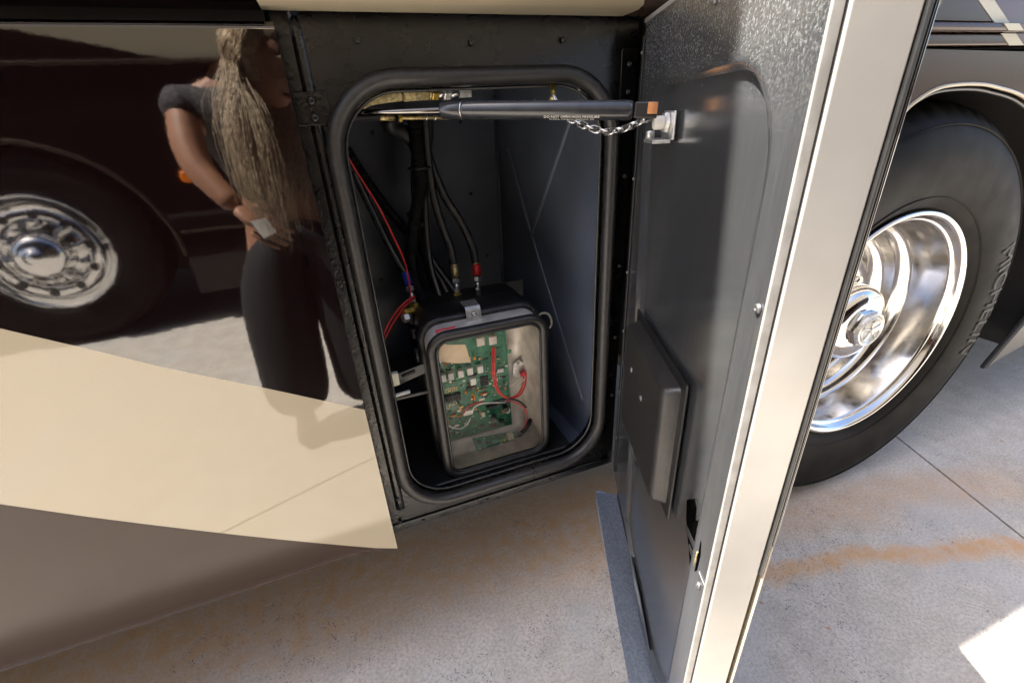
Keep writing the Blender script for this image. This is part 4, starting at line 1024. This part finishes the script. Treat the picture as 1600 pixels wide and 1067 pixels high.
# head: shaped ellipsoid with brow, nose, lips, chin, turned down towards the camera
fwd = Vector((.60, .62, -.50)).normalized(); rt_ = fwd.cross(Vector((0, 0, 1))).normalized(); upv = rt_.cross(fwd)
def hp(a, b, c): return hdc + rt_ * a + upv * b + fwd * c      # right, up, forward
V = []; F = []; NU, NV = 40, 28
def g_(x, s): return math.exp(-(x / s) ** 2)
for j in range(NV + 1):
    th = math.pi * j / NV
    for i in range(NU):
        ph = 2 * math.pi * i / NU
        x = math.sin(th) * math.cos(ph); y = math.cos(th); z = math.sin(th) * math.sin(ph)
        w = .074 * (1 - .22 * max(0, -y) ** 1.5); a, b, c = x * w, y * .112, z * (.092 if z > 0 else .095)
        if z > 0:
            c -= .012 * max(0, -y) * (1 - g_(x, .5))
            c += .022 * g_(x, .17) * g_(y + .16, .15) - .010 * (g_(x - .42, .2) + g_(x + .42, .2)) * g_(y - .05, .14) + .006 * g_(y - .22, .12) * g_(x, .7)
            c += .008 * g_(x, .25) * g_(y + .48, .09) + .010 * g_(x, .3) * g_(y + .82, .14) - .004 * g_(x, .3) * g_(y + .62, .05)
            c += .006 * (g_(x - .55, .2) + g_(x + .55, .2)) * g_(y + .2, .2)
        V.append(hp(a, b, c))
for j in range(NV):
    for i in range(NU): F.append((j * NU + i, j * NU + (i + 1) % NU, (j + 1) * NU + (i + 1) % NU, (j + 1) * NU + i))
head = mesh('head', V, F, 'skin', PE, True); fixn(head)
for sgn in (-1, 1):
    lathe('eye', [(0, .0105), (.007, .0085), (.011, .003), (.0115, 0)], hp(.031 * sgn, .006, .066), 'eye', head, 16, frame=(fwd, rt_, upv))
    tube('eyebrow', [hp(.014 * sgn, .027, .086), hp(.03 * sgn, .032, .083), hp(.047 * sgn, .026, .072)], .0024, 'hair', head, 6, 5)
    lathe('ear', [(0, .008), (.012, .01), (.02, .006), (.022, -.004)], hp(.070 * sgn, -.005, -.008), 'skin', head, 14, frame=(rt_ * sgn, fwd, upv))
tube('lips', [hp(-.022, -.056, .079), hp(-.008, -.053, .091), hp(.0, -.0545, .092), hp(.008, -.053, .091), hp(.022, -.056, .079)], .0048, 'lips', head, 8, 6)
# hand with five fingers holding a folded sheet; second hand relaxed
def hand(w, d, side, nrm, name):
    d = d.normalized(); side = (side - d * side.dot(d)).normalized(); nrm = d.cross(side)
    pm = w + d * .05
    o = skin_body(name, [(w, (.022, .017)), (w + d * .03, (.030, .015)), (w + d * .075, (.034, .013))], [(0, 1), (1, 2)], 0, 'skin', PE, 2)
    for k, (off, ln) in enumerate(((-.028, .062), (-.009, .075), (.010, .078), (.028, .068))):
        a = w + d * .072 + side * off
        skin_body('finger', [(a - d * .012, .0085), (a + d * ln * .42 + nrm * .006, .008), (a + d * ln * .75 + nrm * .022, .0072), (a + d * ln * .88 + nrm * .042, .006)], [(0, 1), (1, 2), (2, 3)], 0, 'skin', o, 1)
    a = w + d * .025 + side * .026
    skin_body('thumb', [(a, .0105), (a + d * .03 + side * .018 + nrm * .012, .0095), (a + d * .055 + side * .014 + nrm * .032, .0075)], [(0, 1), (1, 2)], 0, 'skin', o, 1)
hand(rw, Vector((.55, .25, -.55)), Vector((.5, 0, .5)), None, 'hand')
hand(lw_, Vector((-.3, .5, -.6)), Vector((-.7, 0, .3)), None, 'hand')
# clothes
top = skin_body('black_top', [(pel + Vector((0, 0, .02)), .135), (wai, .12), (che, (.142, .115)), (nk - Vector((0, 0, .025)), .07), (rs, .063), (rs.lerp(re, .38), .058), (ls, .063), (ls.lerp(le, .38), .058)], [(0, 1), (1, 2), (2, 3), (2, 4), (4, 5), (2, 6), (6, 7)], 0, 'top_cloth', PE)
tr = skin_body('trousers', [(pel + Vector((0, 0, .03)), .14), (pel, .15), (rh, .125), (rk, .118), (ra + Vector((0, 0, .02)), .118), (lh, .13), (lk, .118), (la + Vector((0, 0, .02)), .118)], [(0, 1), (1, 2), (2, 3), (3, 4), (1, 5), (5, 6), (6, 7)], 1, 'trousers', PE)
for a, t in ((ra, rt), (la, lt)):
    skin_body('shoe', [(a - Vector((0, .05, .045)), (.04, .045)), (a + Vector((0, .05, -.048)), (.042, .042)), (t + Vector((0, .03, .003)), (.042, .034))], [(0, 1), (1, 2)], 0, 'trousers', PE)
# hair: scalp cap and long hanging locks
V = []; F = []
for j in range(13):
    th = R(112) * j / 12
    for i in range(NU):
        ph = 2 * math.pi * i / NU
        f_ = Vector((math.sin(th) * math.cos(ph), math.cos(th), math.sin(th) * math.sin(ph)))
        lim = f_.z > .45 and f_.y < .55
        k_ = .9 if lim else 1.0
        V.append(hp(f_.x * .083 * k_, f_.y * .122 * k_, (f_.z * .1 - .008) * k_))
for j in range(12):
    for i in range(NU): F.append((j * NU + i, j * NU + (i + 1) % NU, (j + 1) * NU + (i + 1) % NU, (j + 1) * NU + i))
hair = mesh('hair', V, F, 'hair', PE, True); fixn(hair)
rnd = random.Random(3); HV = []; HF = []
for i in range(1100):
    ph = rnd.uniform(0, 2 * math.pi); el = rnd.uniform(.2, .95)
    f_ = Vector((math.cos(ph) * math.cos(el), math.sin(el), math.sin(ph) * math.cos(el)))
    if f_.x > -.1 and f_.z > -.2: f_.z = -.4 - rnd.random() * .4
    if f_.z > .3 and f_.x < -.1: f_.x = -.75 - .2 * rnd.random(); f_.z = .3 * rnd.random()
    s0 = hp(f_.x * .084, f_.y * .121, f_.z * .1 - .007)
    s1 = hp(f_.x * .094, -.03 - .02 * rnd.random(), f_.z * .085 - .012)
    ln = rnd.uniform(.16, .42); c_ = rnd.choice((-.9, -.45, 0, .4, .8)) + rnd.gauss(0, .22)
    e_ = s1 + Vector((c_ * .035 - .01, .05 + rnd.uniform(-.02, .03), -ln)); mid_ = s1.lerp(e_, .5) + Vector((c_ * .022 + rnd.uniform(-.008, .008), .025, 0))
    pa = smooth_path([s0, s0.lerp(s1, .5) + (s0 - hdc) * .12, s1, mid_, e_], 5)
    v_, q_ = sweep(pa, circ(rnd.uniform(.0007, .0015), 3), scale=lambda q: max(.15, 1 - (q / 20) ** 2 * .85))
    k_ = len(HV); HV += v_; HF += [tuple(t + k_ for t in f) for f in q_]
mesh('long_hair', HV, HF, 'hair', hair, True)
V = [Vector((-.215, -.675, .845)), Vector((-.175, -.655, .852)), Vector((-.160, -.655, .815)), Vector((-.195, -.672, .800))]
sheet = mesh('paper_sheet', V + [v + Vector((.0, -.0012, .0)) for v in V], [(0, 1, 2, 3), (7, 6, 5, 4), (0, 4, 5, 1), (1, 5, 6, 2), (2, 6, 7, 3), (3, 7, 4, 0)], 'paper_white')
sheet['label'] = 'small white paper held in the bending person\'s hand'; sheet['category'] = 'paper'
